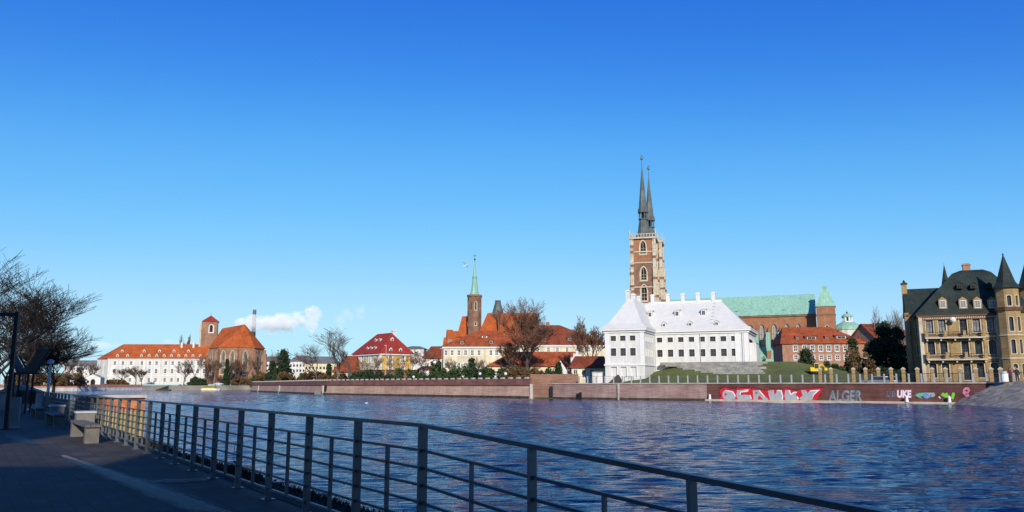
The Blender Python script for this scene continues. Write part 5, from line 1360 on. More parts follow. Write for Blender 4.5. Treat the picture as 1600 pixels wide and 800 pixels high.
bare_tree('thin bare tree before the shaded low house', 902, 190, 508, 36, 104, GZ, BARK, TWIG, 'bare trees of the far bank gardens', tmin=.02, bole=.2, levels=5, kids=(3, 5))
for k, (px, py, w) in enumerate(((1387, 474, 34), (1407, 476, 30), (1418, 500, 24))):
    bare_tree(('left', 'middle', 'right')[k] + ' grey bare tree behind the dark spruces beside the villa', px, 236, py, w, 110 + k, GZ, BARK, mat('grey_twigs', (0.17, 0.14, 0.13), .95, .35, .8), 'bare trees behind the spruces', tmin=.022, bole=.18, spread=.5, up=.25, levels=5, kids=(3, 5))

# ---- leafy things
def leaves(rnd, pts, size, v, f):
    for c in pts:
        a, e = rnd.uniform(0, 2 * pi), rnd.uniform(-1, 1)
        n = Vector((cos(a) * sqrt(1 - e * e), sin(a) * sqrt(1 - e * e), e)); u = n.orthogonal().normalized(); w = n.cross(u)
        t = rnd.uniform(0, 2 * pi); u, w = u * cos(t) + w * sin(t), w * cos(t) - u * sin(t); s = size * rnd.uniform(.6, 1.3); i = len(v)
        for x, y in ((-1, 0), (0, -.55), (1, 0), (0, .55)): q = c + u * (x * s) + w * (y * s); v.append(tuple(q))
        f.append((i, i + 1, i + 2, i + 3))
def shrub(label, px, D, pytop, wpx, seed, m=LEAFG, z0=GZ, n=2600, size=.22, name='shrub', cat='shrub', group='garden shrubs', depth=None, flat=.6):
    rnd = random.Random(seed); base = P(px, 602, D); H = Z(px, pytop, D) - z0; R = wpx / 2 * D / F; dp = depth or R
    t = thing(name, label, cat, (base.x, base.y, z0), 0, group); v, f = [], []; pts = []
    cl = []
    for _ in range(34):
        a = rnd.uniform(0, 2 * pi); e = rnd.uniform(-.1, 1); k = sqrt(max(0, 1 - e * e)) ** flat; rr = rnd.uniform(.62, .86)
        cl.append((Vector((cos(a) * k * R * rr, sin(a) * k * dp * rr, max(.08, e) * H * rr)), rnd.uniform(.16, .3)))
    for k in range(n):
        c, r = rnd.choice(cl); d = Vector((rnd.gauss(0, 1), rnd.gauss(0, 1), rnd.gauss(0, 1))).normalized() * r * rnd.uniform(.55, 1.05)
        q = c + Vector((d.x * R, d.y * dp, d.z * H)); q.z = max(.05, q.z); pts.append(q)
    leaves(rnd, pts, size, v, f); b = MB(); b.v = v; b.f = f; b.m = [0] * len(f); b.build('foliage', m, t)
    b = MB()
    for k in range(9):
        c = rnd.choice(cl)[0]; b.tube((0, 0, 0), c, .05 + .012 * H, .02, 5)
    b.build('stems', BARK, t); return t
def conifer(label, px, D, pytop, wpx, seed, m=LEAFD, z0=GZ, n=4200, size=.24, group='evergreen trees', pw=.8, base_f=.06):
    rnd = random.Random(seed); base = P(px, 602, D); H = Z(px, pytop, D) - z0; R = wpx / 2 * D / F
    t = thing('evergreen_tree', label, 'tree', (base.x, base.y, z0), 0, group); v, f = [], []; pts = []
    b = MB(); b.frus(0, 0, .02 * H + .05, .03, 0, H * .97, 7); br = []
    for k in range(90):
        h = base_f + (1 - base_f) * rnd.random() ** 1.15; a = rnd.uniform(0, 2 * pi); r = R * (1 - h) ** pw * rnd.uniform(.7, 1.1) + .1
        tip = Vector((cos(a) * r, sin(a) * r, H * h - r * .22)); b.tube((0, 0, H * h), tip, .035, .01, 3, 0, False); br.append((Vector((0, 0, H * h)), tip))
    b.build('trunk', BARKD, t)
    for k in range(n):
        p, q = rnd.choice(br); s = rnd.random() ** .6; c = p.lerp(q, s); w = .1 + .13 * R * (1.25 - s)
        pts.append(c + Vector((rnd.gauss(0, w), rnd.gauss(0, w), rnd.gauss(0, w * .7) - .05)))
    leaves(rnd, pts, size, v, f); b = MB(); b.v = v; b.f = f; b.m = [0] * len(f); b.build('crown', m, t); return t
conifer('tall dark conifer at the start of the brick river wall', 441, 300, 547, 40, 1, pw=.6, n=5200, size=.42)
conifer('lower dark conifer left of the tall one', 424, 310, 566, 24, 2, pw=.6, size=.4)
conifer('small dark conifer before the church apse', 353, 445, 561, 13, 3, z0=2.3, size=.5)
conifer('dark conifer before the distant pale block', 513, 240, 570, 14, 4, size=.3)
conifer('dark conifer before the cream building', 737, 206, 561, 22, 5, size=.28)
conifer('small conifer below the white stepped gable', 873, 176, 566, 16, 6, size=.24)
conifer('dark green yew before the pink brick house', 1262, 168, 547, 40, 7, pw=.45, n=5200, size=.24)
conifer('slim dark cypress right of the pink brick house', 1336, 163, 530, 34, 8, pw=.5, n=6000, size=.22)
conifer('small green conifer by the excavator', 1294, 160, 566, 16, 9, m=LEAFG, size=.2)
conifer('second small green conifer right of the excavator', 1306, 158, 570, 16, 10, m=LEAFG, size=.2)
conifer('large dark spruce left of the yellow brick villa', 1387, 170, 507, 62, 11, pw=.5, n=11000, size=.28)
conifer('dark spruce touching the yellow brick villa wing', 1408, 168, 513, 46, 12, pw=.5, n=9000, size=.28)
conifer('lower dark spruce behind the brick fence posts', 1366, 166, 534, 46, 13, pw=.45, n=8000, size=.26)
SH = [
    ('brown bush leaning over the start of the river wall', 447, 292, 579, 34, 20, LEAFB), ('green bush on the wall right of the brown bush', 472, 255, 584, 18, 21, LEAFG),
    ('brown undergrowth below the distant pale blocks', 489, 250, 577, 36, 22, LEAFB), ('dark bush below the left palace windows', 560, 208, 580, 24, 23, LEAFD),
    ('dark bush below the palace corner', 582, 206, 577, 26, 24, LEAFD), ('dark bush in the middle below the palace', 601, 206, 580, 22, 25, LEAFD),
    ('round green bush right of the palace', 630, 204, 575, 30, 26, LEAFG), ('smaller round green bush by the white lamp', 650, 204, 580, 20, 27, LEAFG),
    ('clipped green bush left of the cream building', 682, 222, 560, 18, 28, LEAFG), ('green bush at the left foot of the cream building', 702, 200, 575, 30, 29, LEAFG),
    ('large dark green bush below the cream building', 724, 198, 570, 40, 31, LEAFG), ('dark green bush below the cream building middle', 749, 197, 572, 36, 32, LEAFD),
    ('green bush left of the big rust-brown tree', 774, 196, 573, 34, 33, LEAFG), ('brown undergrowth at the foot of the big tree', 808, 186, 570, 40, 34, LEAFB),
    ('brown undergrowth right of the big tree', 838, 184, 574, 30, 35, LEAFB), ('green bush under the white gabled porch', 860, 174, 576, 22, 36, LEAFG),
    ('ivy-green bush right of the white gabled porch', 888, 172, 582, 18, 37, LEAFD),
    ('yellow-green bush right of the white house', 1190, 176, 551, 24, 38, LEAFY), ('low dark hedge behind the excavator', 1256, 158, 578, 44, 39, LEAFD),
    ('brown willow bush before the brick house end', 1347, 150, 538, 52, 40, LEAFB), ('dark bush behind the brick fence posts', 1322, 152, 568, 38, 41, LEAFD),
    ('dark undergrowth below the spruces', 1392, 150, 572, 50, 42, LEAFD), ('brown undergrowth right of the conifer pair', 412, 330, 580, 26, 43, LEAFB),
    ('green bush at the foot of the church apse', 403, 440, 583, 22, 44, LEAFG), ('brown hedge before the monastery left bays', 182, 440, 592, 30, 45, LEAFB),
    ('dark hedge before the monastery right bays', 308, 440, 589, 26, 46, LEAFD), ('brown bush before the church apse', 378, 440, 588, 30, 47, LEAFB),
    ('brown thicket above the red quay wall', 78, 300, 580, 44, 48, LEAFB), ('brown thicket left of the white gatehouse', 112, 330, 583, 40, 49, LEAFB), ('brown thicket left of the promenade pole', 40, 280, 575, 50, 51, LEAFB),
    ('brown shrub left of the brown wall-end bush', 530, 225, 583, 30, 52, LEAFB), ('brown shrub before the distant block', 505, 238, 583, 24, 53, LEAFB),
    ('dark shrub before the pollarded tree', 668, 205, 585, 22, 54, LEAFD),
]
for lb, px, D, py, w, sd_, m_ in SH: shrub(lb, px, D, py, w * (1.45 if 555 < px < 790 else 1.15), sd_, m_, 2.3 if px < 405 else GZ, size=.16 + D * .0007, n=3400)
# bare weeds at the near water edge below the railing
tw = bare_tree('small leafless shrub growing at the water behind the railing', 372, 13.5, 694, 34, 140, -.05, BARKD, NB['twig'], 'riverside weeds', 'bare_shrub', tmin=.004, levels=4, kids=(3, 4), bole=.1)
tw['category'] = 'shrub'

# ================================================================== STREET FURNITURE ON THE FAR BANK
QA = shifted(WL[3:], .35)
def along_quay(px):
    for k in range(len(QA) - 1):
        d = QA[k + 1] - QA[k]; an = atan2(d.y, d.x); s = span(QA[k], an, px, 595)
        if -.01 <= s <= d.length + .01: return at(QA[k], an, s), an
    d = QA[-1] - QA[-2]; an = atan2(d.y, d.x); return at(QA[-2], an, span(QA[-2], an, px, 595)), an
t = thing('quay_railing', 'low pale steel railing with flat posts along the top of the far quay', 'railing', (0, 0, 2.78))
pm = MB(); pm.box(-.1, .1, -.06, .06, -.02, 1.16); pmm = pm.mesh('post', [mat('pale_post', (0.42, 0.42, 0.41), .7, .25, 2)])
xs = [905]; 
while xs[-1] < 1570: xs.append(xs[-1] + 13.2 + (xs[-1] - 905) * .0125)
prev = None; mbr = MB()
for px in xs:
    p, an = along_quay(px); link('post', pmm, t, (p.x, p.y, 0), an)
    if prev:
        q = (p + prev) / 2; d = p - prev
        for z, h in ((1.12, .04), (.15, .02), (.45, .015), (.78, .015)): mbr.obox((q.x, q.y), atan2(d.y, d.x), d.length - .27, .04, z - h / 2, z + h / 2)
    prev = p
mbr.build('rail', STEEL, t)
# fence of yellow brick pillars in front of the villa
t = thing('pillar_fence', 'garden fence of tall yellow brick pillars with iron bars before the villa', 'fence', (0, 0, 2.4))
prev = None
for k, px in enumerate((1282, 1299, 1334, 1353, 1373, 1393, 1412, 1434, 1457, 1478, 1501, 1525, 1549, 1564, 1588, 1612)):
    D = 133 - (px - 1282) * .072; p = P(px, 590, D); h = Z(px, 577.5, D) - 2.4
    m_ = MB(); m_.box(-.26, .26, -.26, .26, 0, h, 0); m_.box(-.33, .33, -.33, .33, h, h + .14, 1); m_.frus(0, 0, .4, .08, h + .14, h + .36, 4, pi / 4, 1)
    if k == 0: FPM = None
    o = m_.build('pillar', [BRICKY, STONE], t); o.location = (p.x, p.y, 0); o.rotation_euler = (0, 0, radians(-23))
    if prev is not None and k not in (2,):
        q = (p + prev) / 2; d = p - prev; an = atan2(d.y, d.x); m_ = MB()
        for z in (.5, 1.7): m_.obox((q.x, q.y), an, d.length - .5, .04, z, z + .05)
        n = int(d.length / .16)
        for i in range(1, n): c = prev + d * (i / n); m_.obox((c.x, c.y), an, .025, .025, .4, 1.85)
        m_.build('iron_bars', IRON, t); m_ = MB(); m_.obox((q.x, q.y), an, d.length - .54, .3, 0, .4); m_.build('plinth', STONE, t)
    prev = p
# globe lamps on the far wall
for k, (px, py, D) in enumerate(((646, 589, 187), (750, 584, 166), (790, 584, 160))):
    p = P(px, 600, D); z = Z(px, py, D)
    t = thing('globe_lamp', ('white globe lamp behind the parapet right of the palace', 'white globe lamp above the parapet below the cream building', 'white globe lamp above the parapet by the big tree')[k], 'street lamp', (p.x, p.y, GZ), 0, 'globe lamps on the far bank')
    m_ = MB(); m_.frus(0, 0, .07, .05, 0, z - GZ - .2, 8); m_.build('pole', IRON, t); m_ = MB(); m_.sphere((0, 0, z - GZ), .3, 12, 8); m_.build('globe', WHITEP, t, True)
for k, (px, py, D) in enumerate(((602, 540, 212), (690, 545, 214), (183, 572, 436), (1357, 560, 128))):
    p = P(px, 600, D); z = Z(px, py, D) - GZ
    t = thing('lamp_post', ('thin grey lamp mast before the palace corner', 'thin grey lamp mast left of the cream building', 'thin mast before the monastery end', 'thin dark mast behind the brick pillars')[k], 'street lamp', (p.x, p.y, GZ), 0, 'thin lamp masts')
    m_ = MB(); m_.frus(0, 0, .09, .05, 0, z, 6); m_.build('mast', STEELP if k < 3 else IRON, t); m_ = MB(); m_.box(-.5, .1, -.06, .06, z, z + .1); m_.build('lamp_head', STEELP, t)
# pale concrete cabinet by the white house, and stair structure
p = P(934, 600, 146); t = thing('utility_cabinet', 'pale rectangular cabinet standing at the quay left of the white house', 'cabinet', (p.x, p.y, 2.5), -.2)
h = Z(934, 582, 146) - 2.5; m_ = MB(); m_.box(-.95, .95, -.4, .4, 0, h); m_.build('housing', COPING, t); m_ = MB(); m_.box(-1.02, 1.02, -.46, .46, h, h + .1); m_.build('lid', COPING, t); m_ = MB(); m_.box(-.85, -.03, -.43, -.395, .15, h - .15); m_.box(.03, .85, -.43, -.395, .15, h - .15); m_.build('door', PLASTER2, t)
p = P(962, 594, 147); t = thing('cellar_hatch', 'dark open stair cover in front of the white house wing', 'stair cover', (p.x, p.y, 2.6), -.3)
m_ = MB(); m_.poly([(-1.6, 0, 0), (1.4, 0, 0), (.3, 0, 1.7)]); m_.poly([(-1.6, 1.6, 0), (1.4, 1.6, 0), (.3, 1.6, 1.7)][::-1]); m_.poly([(-1.6, 0, 0), (.3, 0, 1.7), (.3, 1.6, 1.7), (-1.6, 1.6, 0)]); m_.poly([(1.4, 0, 0), (1.4, 1.6, 0), (.3, 1.6, 1.7), (.3, 0, 1.7)]); m_.build('cover', WOODD, t)
m_ = MB()
for x in (1.6, 2.4, 3.2): m_.box(x - .03, x + .03, -.03, .03, 0, 1.3)
m_.box(1.5, 3.3, -.03, .03, 1.25, 1.32); m_.build('handrail', IRON, t)
# terrace wall behind parapet below the palace
p = P(486, 590, 250); t = thing('garden_wall', 'low pale garden wall behind the parapet by the leaning tree', 'wall', (p.x, p.y, GZ))
h = Z(500, 587, 250) - GZ; w_ = span(p, 0, 553, 590); m_ = MB(); m_.box(0, w_, 0, .4, 0, h); m_.build('wall', CREAM, t); m_ = MB(); m_.box(-.1, w_ + .1, -.1, .5, h, h + .2); m_.build('coping', COPING, t)
p = P(556, 590, 226); t = thing('garden_wall', 'brownish garden wall at the foot of the yellow palace', 'wall', (p.x, p.y, GZ))
h = Z(600, 579, 226) - GZ; w_ = span(p, 0, 655, 590); m_ = MB(); m_.box(0, w_, 0, .4, 0, h); m_.build('wall', BRICKD, t); m_ = MB(); m_.box(-.1, w_ + .1, -.1, .5, h, h + .25); m_.build('coping', RTILED, t)

# ================================================================== VEHICLES
def car(label, px, py, D, ang, paint, z0, ln=4.2):
    p = P(px, py, D); t = thing('parked_car', label, 'car', (p.x, p.y, z0), ang); s = ln / 4.2
    def ext(prof, hw, hw2, m_, name, par):
        b = MB()
        for sg in (-1, 1): b.poly([(x * s, sg * (hw if z < .85 else hw2), z) for x, z in (prof if sg < 0 else prof[::-1])])
        for k in range(len(prof)):
            a, c = prof[k], prof[(k + 1) % len(prof)]; wa, wc = (hw if a[1] < .85 else hw2), (hw if c[1] < .85 else hw2)
            b.poly([(a[0] * s, -wa, a[1]), (a[0] * s, wa, a[1]), (c[0] * s, wc, c[1]), (c[0] * s, -wc, c[1])])
        return b.build(name, m_, par)
    ext([(-2.1, .3), (2.1, .3), (2.1, .62), (1.95, .78), (1.1, .84), (-1.9, .84), (-2.1, .6)], .85, .85, paint, 'body', t)
    ext([(1.1, .835), (.45, 1.32), (-1.2, 1.34), (-1.85, .835)], .82, .64, GLASS, 'windows', t)
    ext([(.5, 1.30), (.38, 1.42), (-1.15, 1.43), (-1.28, 1.31)], .66, .66, paint, 'roof', t)
    for x in (-1.3, 1.3):
        for y in (-.78, .78):
            b = MB(); b.tube((x * s, y - .1, .31), (x * s, y + .1, .31), .31, .31, 12); w_ = b.build('wheel', RUBBER, t); b = MB(); b.tube((x * s, y - .11, .31), (x * s, y + .11, .31), .18, .18, 10); b.build('rim', STEELP, w_)
    for y in (-.6, .6):
        b = MB(); b.box(2.06 * s, 2.12 * s, y - .18, y + .18, .55, .68); b.build('headlight', GLASSC, t)
    for y in (-.45, .45):
        b = MB(); b.box(-.9, .1, y - .02 + (.4 if y > 0 else -.4), y + .02 + (.4 if y > 0 else -.4), .45, .8); b.build('door', paint, t)
car('grey and white car parked behind the quay railing among brick pillars', 1366, 594, 124, radians(160), CARG, 2.35)
car('white car behind the quay railing right of the grey car', 1386, 594, 126, radians(165), CARW, 2.35)
car('small white car parked before the church apse on the island', 342, 597, 432, radians(-10), CARW, 2.6, 4.6)

p = P(1273, 584, 146.5); t = thing('excavator', 'small yellow excavator parked by the hedge below the pink brick house', 'excavator', (p.x, p.y, mound_at(p.x, p.y)), radians(8))
for y in (-.75, .75):
    m_ = MB(); m_.box(-1.2, 1.2, y - .22, y + .22, .08, .6); m_.tube((-1.2, y - .22, .34), (-1.2, y + .22, .34), .27, .27, 10); m_.tube((1.2, y - .22, .34), (1.2, y + .22, .34), .27, .27, 10); m_.build('track', RUBBER, t)
m_ = MB(); m_.box(-1.5, .9, -.85, .85, .68, 1.35); m_.box(-1.5, -.5, -.8, .8, 1.35, 1.65); m_.build('body', YELP, t)
m_ = MB(); m_.box(-.45, .75, -.8, .1, 1.36, 2.55); m_.build('cab', GLASS, t)
m_ = MB(); m_.box(-.5, .8, -.85, .15, 2.55, 2.68)
for x in (-.47, .71):
    for y in (-.82, .06): m_.box(x, x + .08, y, y + .08, 1.35, 2.56)
m_.build('cab_frame', YELP, t)
m_ = MB(); m_.tube((.9, .4, 1.2), (2.2, .4, 2.5), .16, .13, 6); m_.tube((2.2, .4, 2.5), (3.1, .4, 1.6), .13, .1, 6); m_.build('boom', YELP, t)
m_ = MB(); m_.box(2.75, 3.5, .05, .75, .9, 1.55); m_.build('bucket', YELP, t); t.scale = (.72, .72, .72)

p = G(329, 609.6); t = thing('tour_boat', 'small yellow and white tour boat moored at the island quay', 'boat', (p.x, p.y, 0), radians(-2))
m_ = MB(); hull = [(-4.6, -1.1), (3.4, -1.1), (4.8, 0), (3.4, 1.1), (-4.6, 1.1)]
lo = [(-4.3, -.8), (3.1, -.8), (4.1, 0), (3.1, .8), (-4.3, .8)]
for k in range(5): a, b_, c, d_ = hull[k], hull[(k + 1) % 5], lo[(k + 1) % 5], lo[k]; m_.poly([(*d_, -.3), (*c, -.3), (*b_, .75), (*a, .75)])
m_.poly([(*q, .75) for q in hull]); m_.build('hull', WHITEP, t)
m_ = MB(); m_.box(-4.0, 2.6, -.95, .95, .76, 1.25); m_.build('cabin', YELP, t); m_ = MB(); m_.box(-3.9, 2.4, -.9, .9, 1.25, 1.9); m_.build('windows', GLASS, t); m_ = MB(); m_.box(-4.2, 2.8, -1.05, 1.05, 1.9, 2.05); m_.build('roof', mat('pale_yellow', (0.8, 0.7, 0.15), .5, .1, 2), t)
p = G(257, 610.3); t = thing('landing_stage', 'dark landing stage with sloping gangway at the island quay', 'jetty', (p.x, p.y, 0))
m_ = MB(); m_.box(-3.5, 2.6, -1.2, 1.2, -.3, .5); m_.build('pontoon', WOODD, t); m_ = MB(); m_.poly([(-2.8, -.9, .55), (2.2, -.9, 2.5), (2.2, .9, 2.5), (-2.8, .9, .55)]); m_.poly([(-2.8, -.9, .5), (2.2, -.9, .5), (2.2, -.9, 2.5), (-2.8, -.9, .55)]); m_.build('gangway', IRON, t)

# ================================================================== PEOPLE, BIRDS
def person(label, px, D, H, ang, coat, z0, seed):
    t = thing('person', label, 'person', (*P(px, 595, D).xy, z0), ang); rnd = random.Random(seed); h = H
    J = {'pel': (0, 0, .52, .10, .085), 'wst': (0, 0, .60, .092, .075), 'chs': (0, .0, .72, .115, .08), 'nck': (0, 0, .83, .035, .035), 'chn': (0, -.01, .875, .042, .05), 'hd': (0, -.005, .93, .055, .062), 'top': (0, 0, .985, .03, .035),
         'shl': (-.105, 0, .79, .042, .042), 'ell': (-.135, .02, .63, .032, .032), 'wrl': (-.12, -.05, .50, .022, .024), 'hal': (-.115, -.065, .455, .02, .026),
         'shr': (.105, 0, .79, .042, .042), 'elr': (.14, .02, .63, .032, .032), 'wrr': (.13, -.05, .50, .022, .024), 'har': (.125, -.065, .455, .02, .026),
         'hpl': (-.055, 0, .48, .062, .062), 'knl': (-.06, -.02, .27, .042, .044), 'anl': (-.06, .0, .05, .028, .032), 'tol': (-.06, -.075, .022, .026, .022),
         'hpr': (.055, 0, .48, .062, .062), 'knr': (.065, -.03, .27, .042, .044), 'anr': (.07, .01, .05, .028, .032), 'tor': (.07, -.065, .022, .026, .022)}
    E_ = [('pel', 'wst'), ('wst', 'chs'), ('chs', 'nck'), ('nck', 'chn'), ('chn', 'hd'), ('hd', 'top'), ('chs', 'shl'), ('shl', 'ell'), ('ell', 'wrl'), ('wrl', 'hal'), ('chs', 'shr'), ('shr', 'elr'), ('elr', 'wrr'), ('wrr', 'har'), ('pel', 'hpl'), ('hpl', 'knl'), ('knl', 'anl'), ('anl', 'tol'), ('pel', 'hpr'), ('hpr', 'knr'), ('knr', 'anr'), ('anr', 'tor')]
    ks = list(J); me = bpy.data.meshes.new('body'); me.from_pydata([(J[k][0] * h, J[k][1] * h, J[k][2] * h) for k in ks], [(ks.index(a), ks.index(b)) for a, b in E_], [])
    o = bpy.data.objects.new('body', me); LINK(o); o.parent = t
    o.modifiers.new('skin', 'SKIN'); 
    if not me.skin_vertices: me.attributes  # skin layer is created with the modifier in most builds
    try:
        sk = me.skin_vertices[0].data
        for i, k in enumerate(ks): sk[i].radius = (J[k][3] * h, J[k][4] * h); sk[i].use_root = (k == 'pel')
    except Exception: pass
    o.modifiers.new('sub', 'SUBSURF').levels = 1
    dg = bpy.context.evaluated_depsgraph_get(); ev_ = o.evaluated_get(dg); m2 = bpy.data.meshes.new_from_object(ev_)
    o.modifiers.clear(); o.data = m2; m2.materials.clear()
    for mm in (coat, CLOTHD, SKIN): m2.materials.append(mm)
    for pl in m2.polygons:
        z = pl.center.z / h; x = abs(pl.center.x) / h
        pl.material_index = 2 if (z > .85 or (x > .1 and z < .48)) else (1 if z < .5 else 0); pl.use_smooth = True
    b = MB(); b.sphere((0, .012 * h, .945 * h), .068 * h, 10, 6, 0, 1.0); b.build('hair', BARKD, t)
    return t
person('person in a maroon coat standing at the quay railing beside a white drum', 1579, 100, 1.72, .3, CLOTHR, 2.85, 1)
person('person in dark clothes at the right picture edge by the quay railing', 1590, 101, 1.78, -.4, CLOTHD, 2.85, 2)
p = P(1570, 595, 99); t = thing('white_drum', 'white drum on the quay beside the standing people', 'drum', (p.x, p.y, 2.85))
m_ = MB(); m_.frus(0, 0, .42, .42, 0, .95, 14); m_.build('barrel', WHITEP, t); m_ = MB(); m_.frus(0, 0, .46, .46, .95, 1.05, 14); m_.frus(0, 0, .3, .3, 1.05, 1.25, 10); m_.build('lid', STEELP, t)

GREYF = mat('grey_feathers', (0.25, 0.26, 0.28), .8, .2, 3)
def gull(name, label, loc, rz, flying, span_=1.2):
    t = thing(name, label, 'bird', loc, rz); b = MB(); s = span_
    prof = [(-.22, .01), (-.15, .045), (-.02, .075), (.1, .06), (.17, .045), (.22, .045), (.27, .02)]
    v = []; n = 8
    for k in range(len(prof) - 1):
        for i in range(n):
            a, c = 2 * pi * i / n, 2 * pi * (i + 1) / n; x0, r0 = prof[k]; x1, r1 = prof[k + 1]
            b.poly([(x0 * s, r0 * cos(a) * s, r0 * sin(a) * s), (x0 * s, r0 * cos(c) * s, r0 * sin(c) * s), (x1 * s, r1 * cos(c) * s, r1 * sin(c) * s), (x1 * s, r1 * cos(a) * s, r1 * sin(a) * s)])
    if flying:
        for sg in (-1, 1):
            w = [[(.1, .05, .04), (-.08, .05, .03)], [(.13, .28, .16), (-.05, .28, .13)], [(.04, .5, .12), (-.06, .52, .10)], [(-.08, .62, .06), (-.1, .62, .055)]]
            for k in range(3):
                q = [w[k][0], w[k][1], w[k + 1][1], w[k + 1][0]]; q = [(x * s, y * sg * s, z * s) for x, y, z in q]
                b.poly(q, 1 if k < 2 else 2); b.poly([(x, y, z - .02 * s) for x, y, z in q[::-1]], 1 if k < 2 else 2)
    else:
        for sg in (-1, 1): b.poly([(.12 * s, .06 * sg * s, .05 * s), (-.3 * s, .03 * sg * s, .03 * s), (-.1 * s, .085 * sg * s, .0)], 1)
    b.poly([(-.2 * s, -.03 * s, .01 * s), (-.34 * s, -.06 * s, .01 * s), (-.34 * s, .06 * s, .01 * s), (-.2 * s, .03 * s, .01 * s)], 0)
    b.build('body', [WHITEP, GREYF, BLACKP], t, False)
    b = MB(); b.tube((.26 * s, 0, .0), (.33 * s, 0, -.01 * s), .014 * s, .004 * s, 5); b.build('beak', YELP, t)
    return t
g = gull('gull', 'gull flying left of the green church spire', P(728, 414.5, 120), .4, True, 1.25); g.rotation_euler = (.75, -.35, .4)
for k, (px, py) in enumerate(((572, 630.5), (384.5, 627), (619, 617))):
    q = G(px, py); gull('gull', ('white gull floating below the yellow palace', 'white gull floating off the island quay', 'white gull at the foot of the brick river wall')[k], (q.x, q.y, .06), 1.2 * k, False, 1.0)

# ================================================================== GRAFFITI on the dark quay wall
GA = atan2(WL[7].y - WL[5].y, WL[7].x - WL[5].x)
def gpt(px, py, lift):
    # wall face leans 0.12 m over its height: place paint just proud of it
    best = None
    for k in (5, 6):
        a = WL[k]; d = WL[k + 1] - a; an = atan2(d.y, d.x); s = span(a, an, px, py)
        if k == 5 and s > d.length: continue
        p = at(a, an, s); z = Z(px, py, p.y); n = Vector((sin(an), -cos(an), 0))
        off = .12 * (2.62 - z) / 3.62 + lift
        p = p + n * off; return Vector((p.x, p.y, z))
def paint(parent, name, polys, m_, lift, off=(0, 0), sc=1.0):
    b = MB()
    for pl in polys: b.poly([gpt(off[0] + x / sc, off[1] + y / sc, lift) for x, y in pl])
    return b.build(name, m_, parent)
t = thing('graffiti', 'big silver block letter graffiti with red outline on the dark quay wall', 'graffiti')
OUTL = [(155, 180), (175, 178), (210, 156), (245, 172), (322, 182), (335, 156), (347, 172), (468, 164), (472, 178), (500, 170), (560, 182), (630, 196), (652, 177), (720, 181), (800, 180), (822, 163), (862, 181), (930, 196), (972, 177), (1196, 169), (1143, 262), (1150, 268), (1105, 299), (190, 291), (158, 281), (172, 245), (164, 222)]
cx_ = sum(p[0] for p in OUTL) / len(OUTL); cy_ = 232
paint(t, 'black_shadow', [[(p[0] + (4 if p[0] > cx_ else -6), min(300, p[1] + (-7 if p[1] < cy_ else 3))) for p in OUTL]], BLACKP, .015, (1100, 580), 6.4)
paint(t, 'red_outline', [OUTL], REDP, .03, (1100, 580), 6.4)
LET = [[(192, 205), (215, 188), (292, 200), (320, 240), (313, 275), (240, 286), (196, 270), (186, 245)],
       [(332, 190), (452, 182), (440, 206), (372, 212), (366, 240), (420, 234), (466, 240), (482, 270), (462, 288), (345, 286), (326, 250)],
       [(490, 190), (560, 190), (580, 215), (612, 250), (642, 275), (646, 292), (600, 290), (560, 246), (546, 250), (541, 290), (500, 286), (494, 240)],
       [(640, 196), (700, 190), (706, 230), (720, 226), (730, 190), (778, 190), (796, 250), (790, 288), (665, 290), (650, 240)],
       [(815, 190), (862, 190), (872, 225), (900, 206), (936, 206), (916, 236), (952, 270), (940, 290), (820, 290), (806, 250)],
       [(970, 190), (1020, 190), (1040, 220), (1062, 192), (1162, 185), (1100, 240), (1086, 288), (975, 292), (956, 270), (990, 240)]]
for pl in LET: paint(t, 'letter', [pl], SILVERP, .045, (1100, 580), 6.4)
paint(t, 'red_hole', [[(214, 216), (238, 236), (206, 248)], [(512, 208), (545, 214), (520, 232)]], REDP, .06, (1100, 580), 6.4)
HI = [[(215, 188), (292, 200), (320, 240), (314, 262), (306, 240), (285, 210), (222, 198)], [(395, 186), (452, 182), (440, 206), (372, 212), (366, 240), (358, 232), (364, 204), (432, 196)], [(455, 238), (466, 240), (482, 270), (470, 284), (472, 270)], [(548, 190), (560, 190), (580, 215), (612, 250), (604, 256), (570, 220)], [(730, 190), (778, 190), (796, 250), (790, 288), (780, 286), (784, 250), (768, 202), (736, 200)], [(846, 190), (862, 190), (872, 225), (900, 206), (936, 206), (928, 216), (902, 218), (866, 240)], [(934, 246), (952, 270), (942, 288), (936, 270)], [(1062, 192), (1162, 185), (1100, 240), (1096, 256), (1090, 236), (1132, 196), (1068, 204)]]
paint(t, 'white_highlight', HI, WHITEP, .06, (1100, 580), 6.4)
def word(label, text, px0, px1, py0, py1, layers, name='graffiti'):
    cu = bpy.data.curves.new('lettering', 'FONT'); cu.body = text; cu.size = 1; ob = bpy.data.objects.new('lettering', cu); LINK(ob)
    t = thing(name, label, 'graffiti')
    for nm, off, m_, lift, dx, dy in layers:
        cu.offset = off; dg = bpy.context.evaluated_depsgraph_get(); dg.update()
        me = bpy.data.meshes.new_from_object(ob.evaluated_get(dg)); xs = [v.co.x for v in me.vertices]; ys = [v.co.y for v in me.vertices]
        if nm == layers[0][0]: bx = (min(xs), max(xs), min(ys), max(ys))
        for v in me.vertices:
            fx = (v.co.x - bx[0]) / (bx[1] - bx[0]); fy = (v.co.y - bx[2]) / (bx[3] - bx[2])
            v.co = gpt(px0 + fx * (px1 - px0) + dx, py1 + fy * (py0 - py1) + dy, lift)
        me.materials.clear(); me.materials.append(m_); link(nm, me, t)
    bpy.data.objects.remove(ob)
    return t
word('silver ALGER lettering right of the big red graffiti', 'ALGER', 1294, 1349, 609, 628, [('dark_edge', .07, mat('dark_grey_paint', (0.09, .09, .1), .5, .2, 2), .02, 0, 0), ('letters', .035, mat('pale_silver_paint', (.33, .35, .38), .5, .5, 3, streak=.6), .035, 0, 0)])
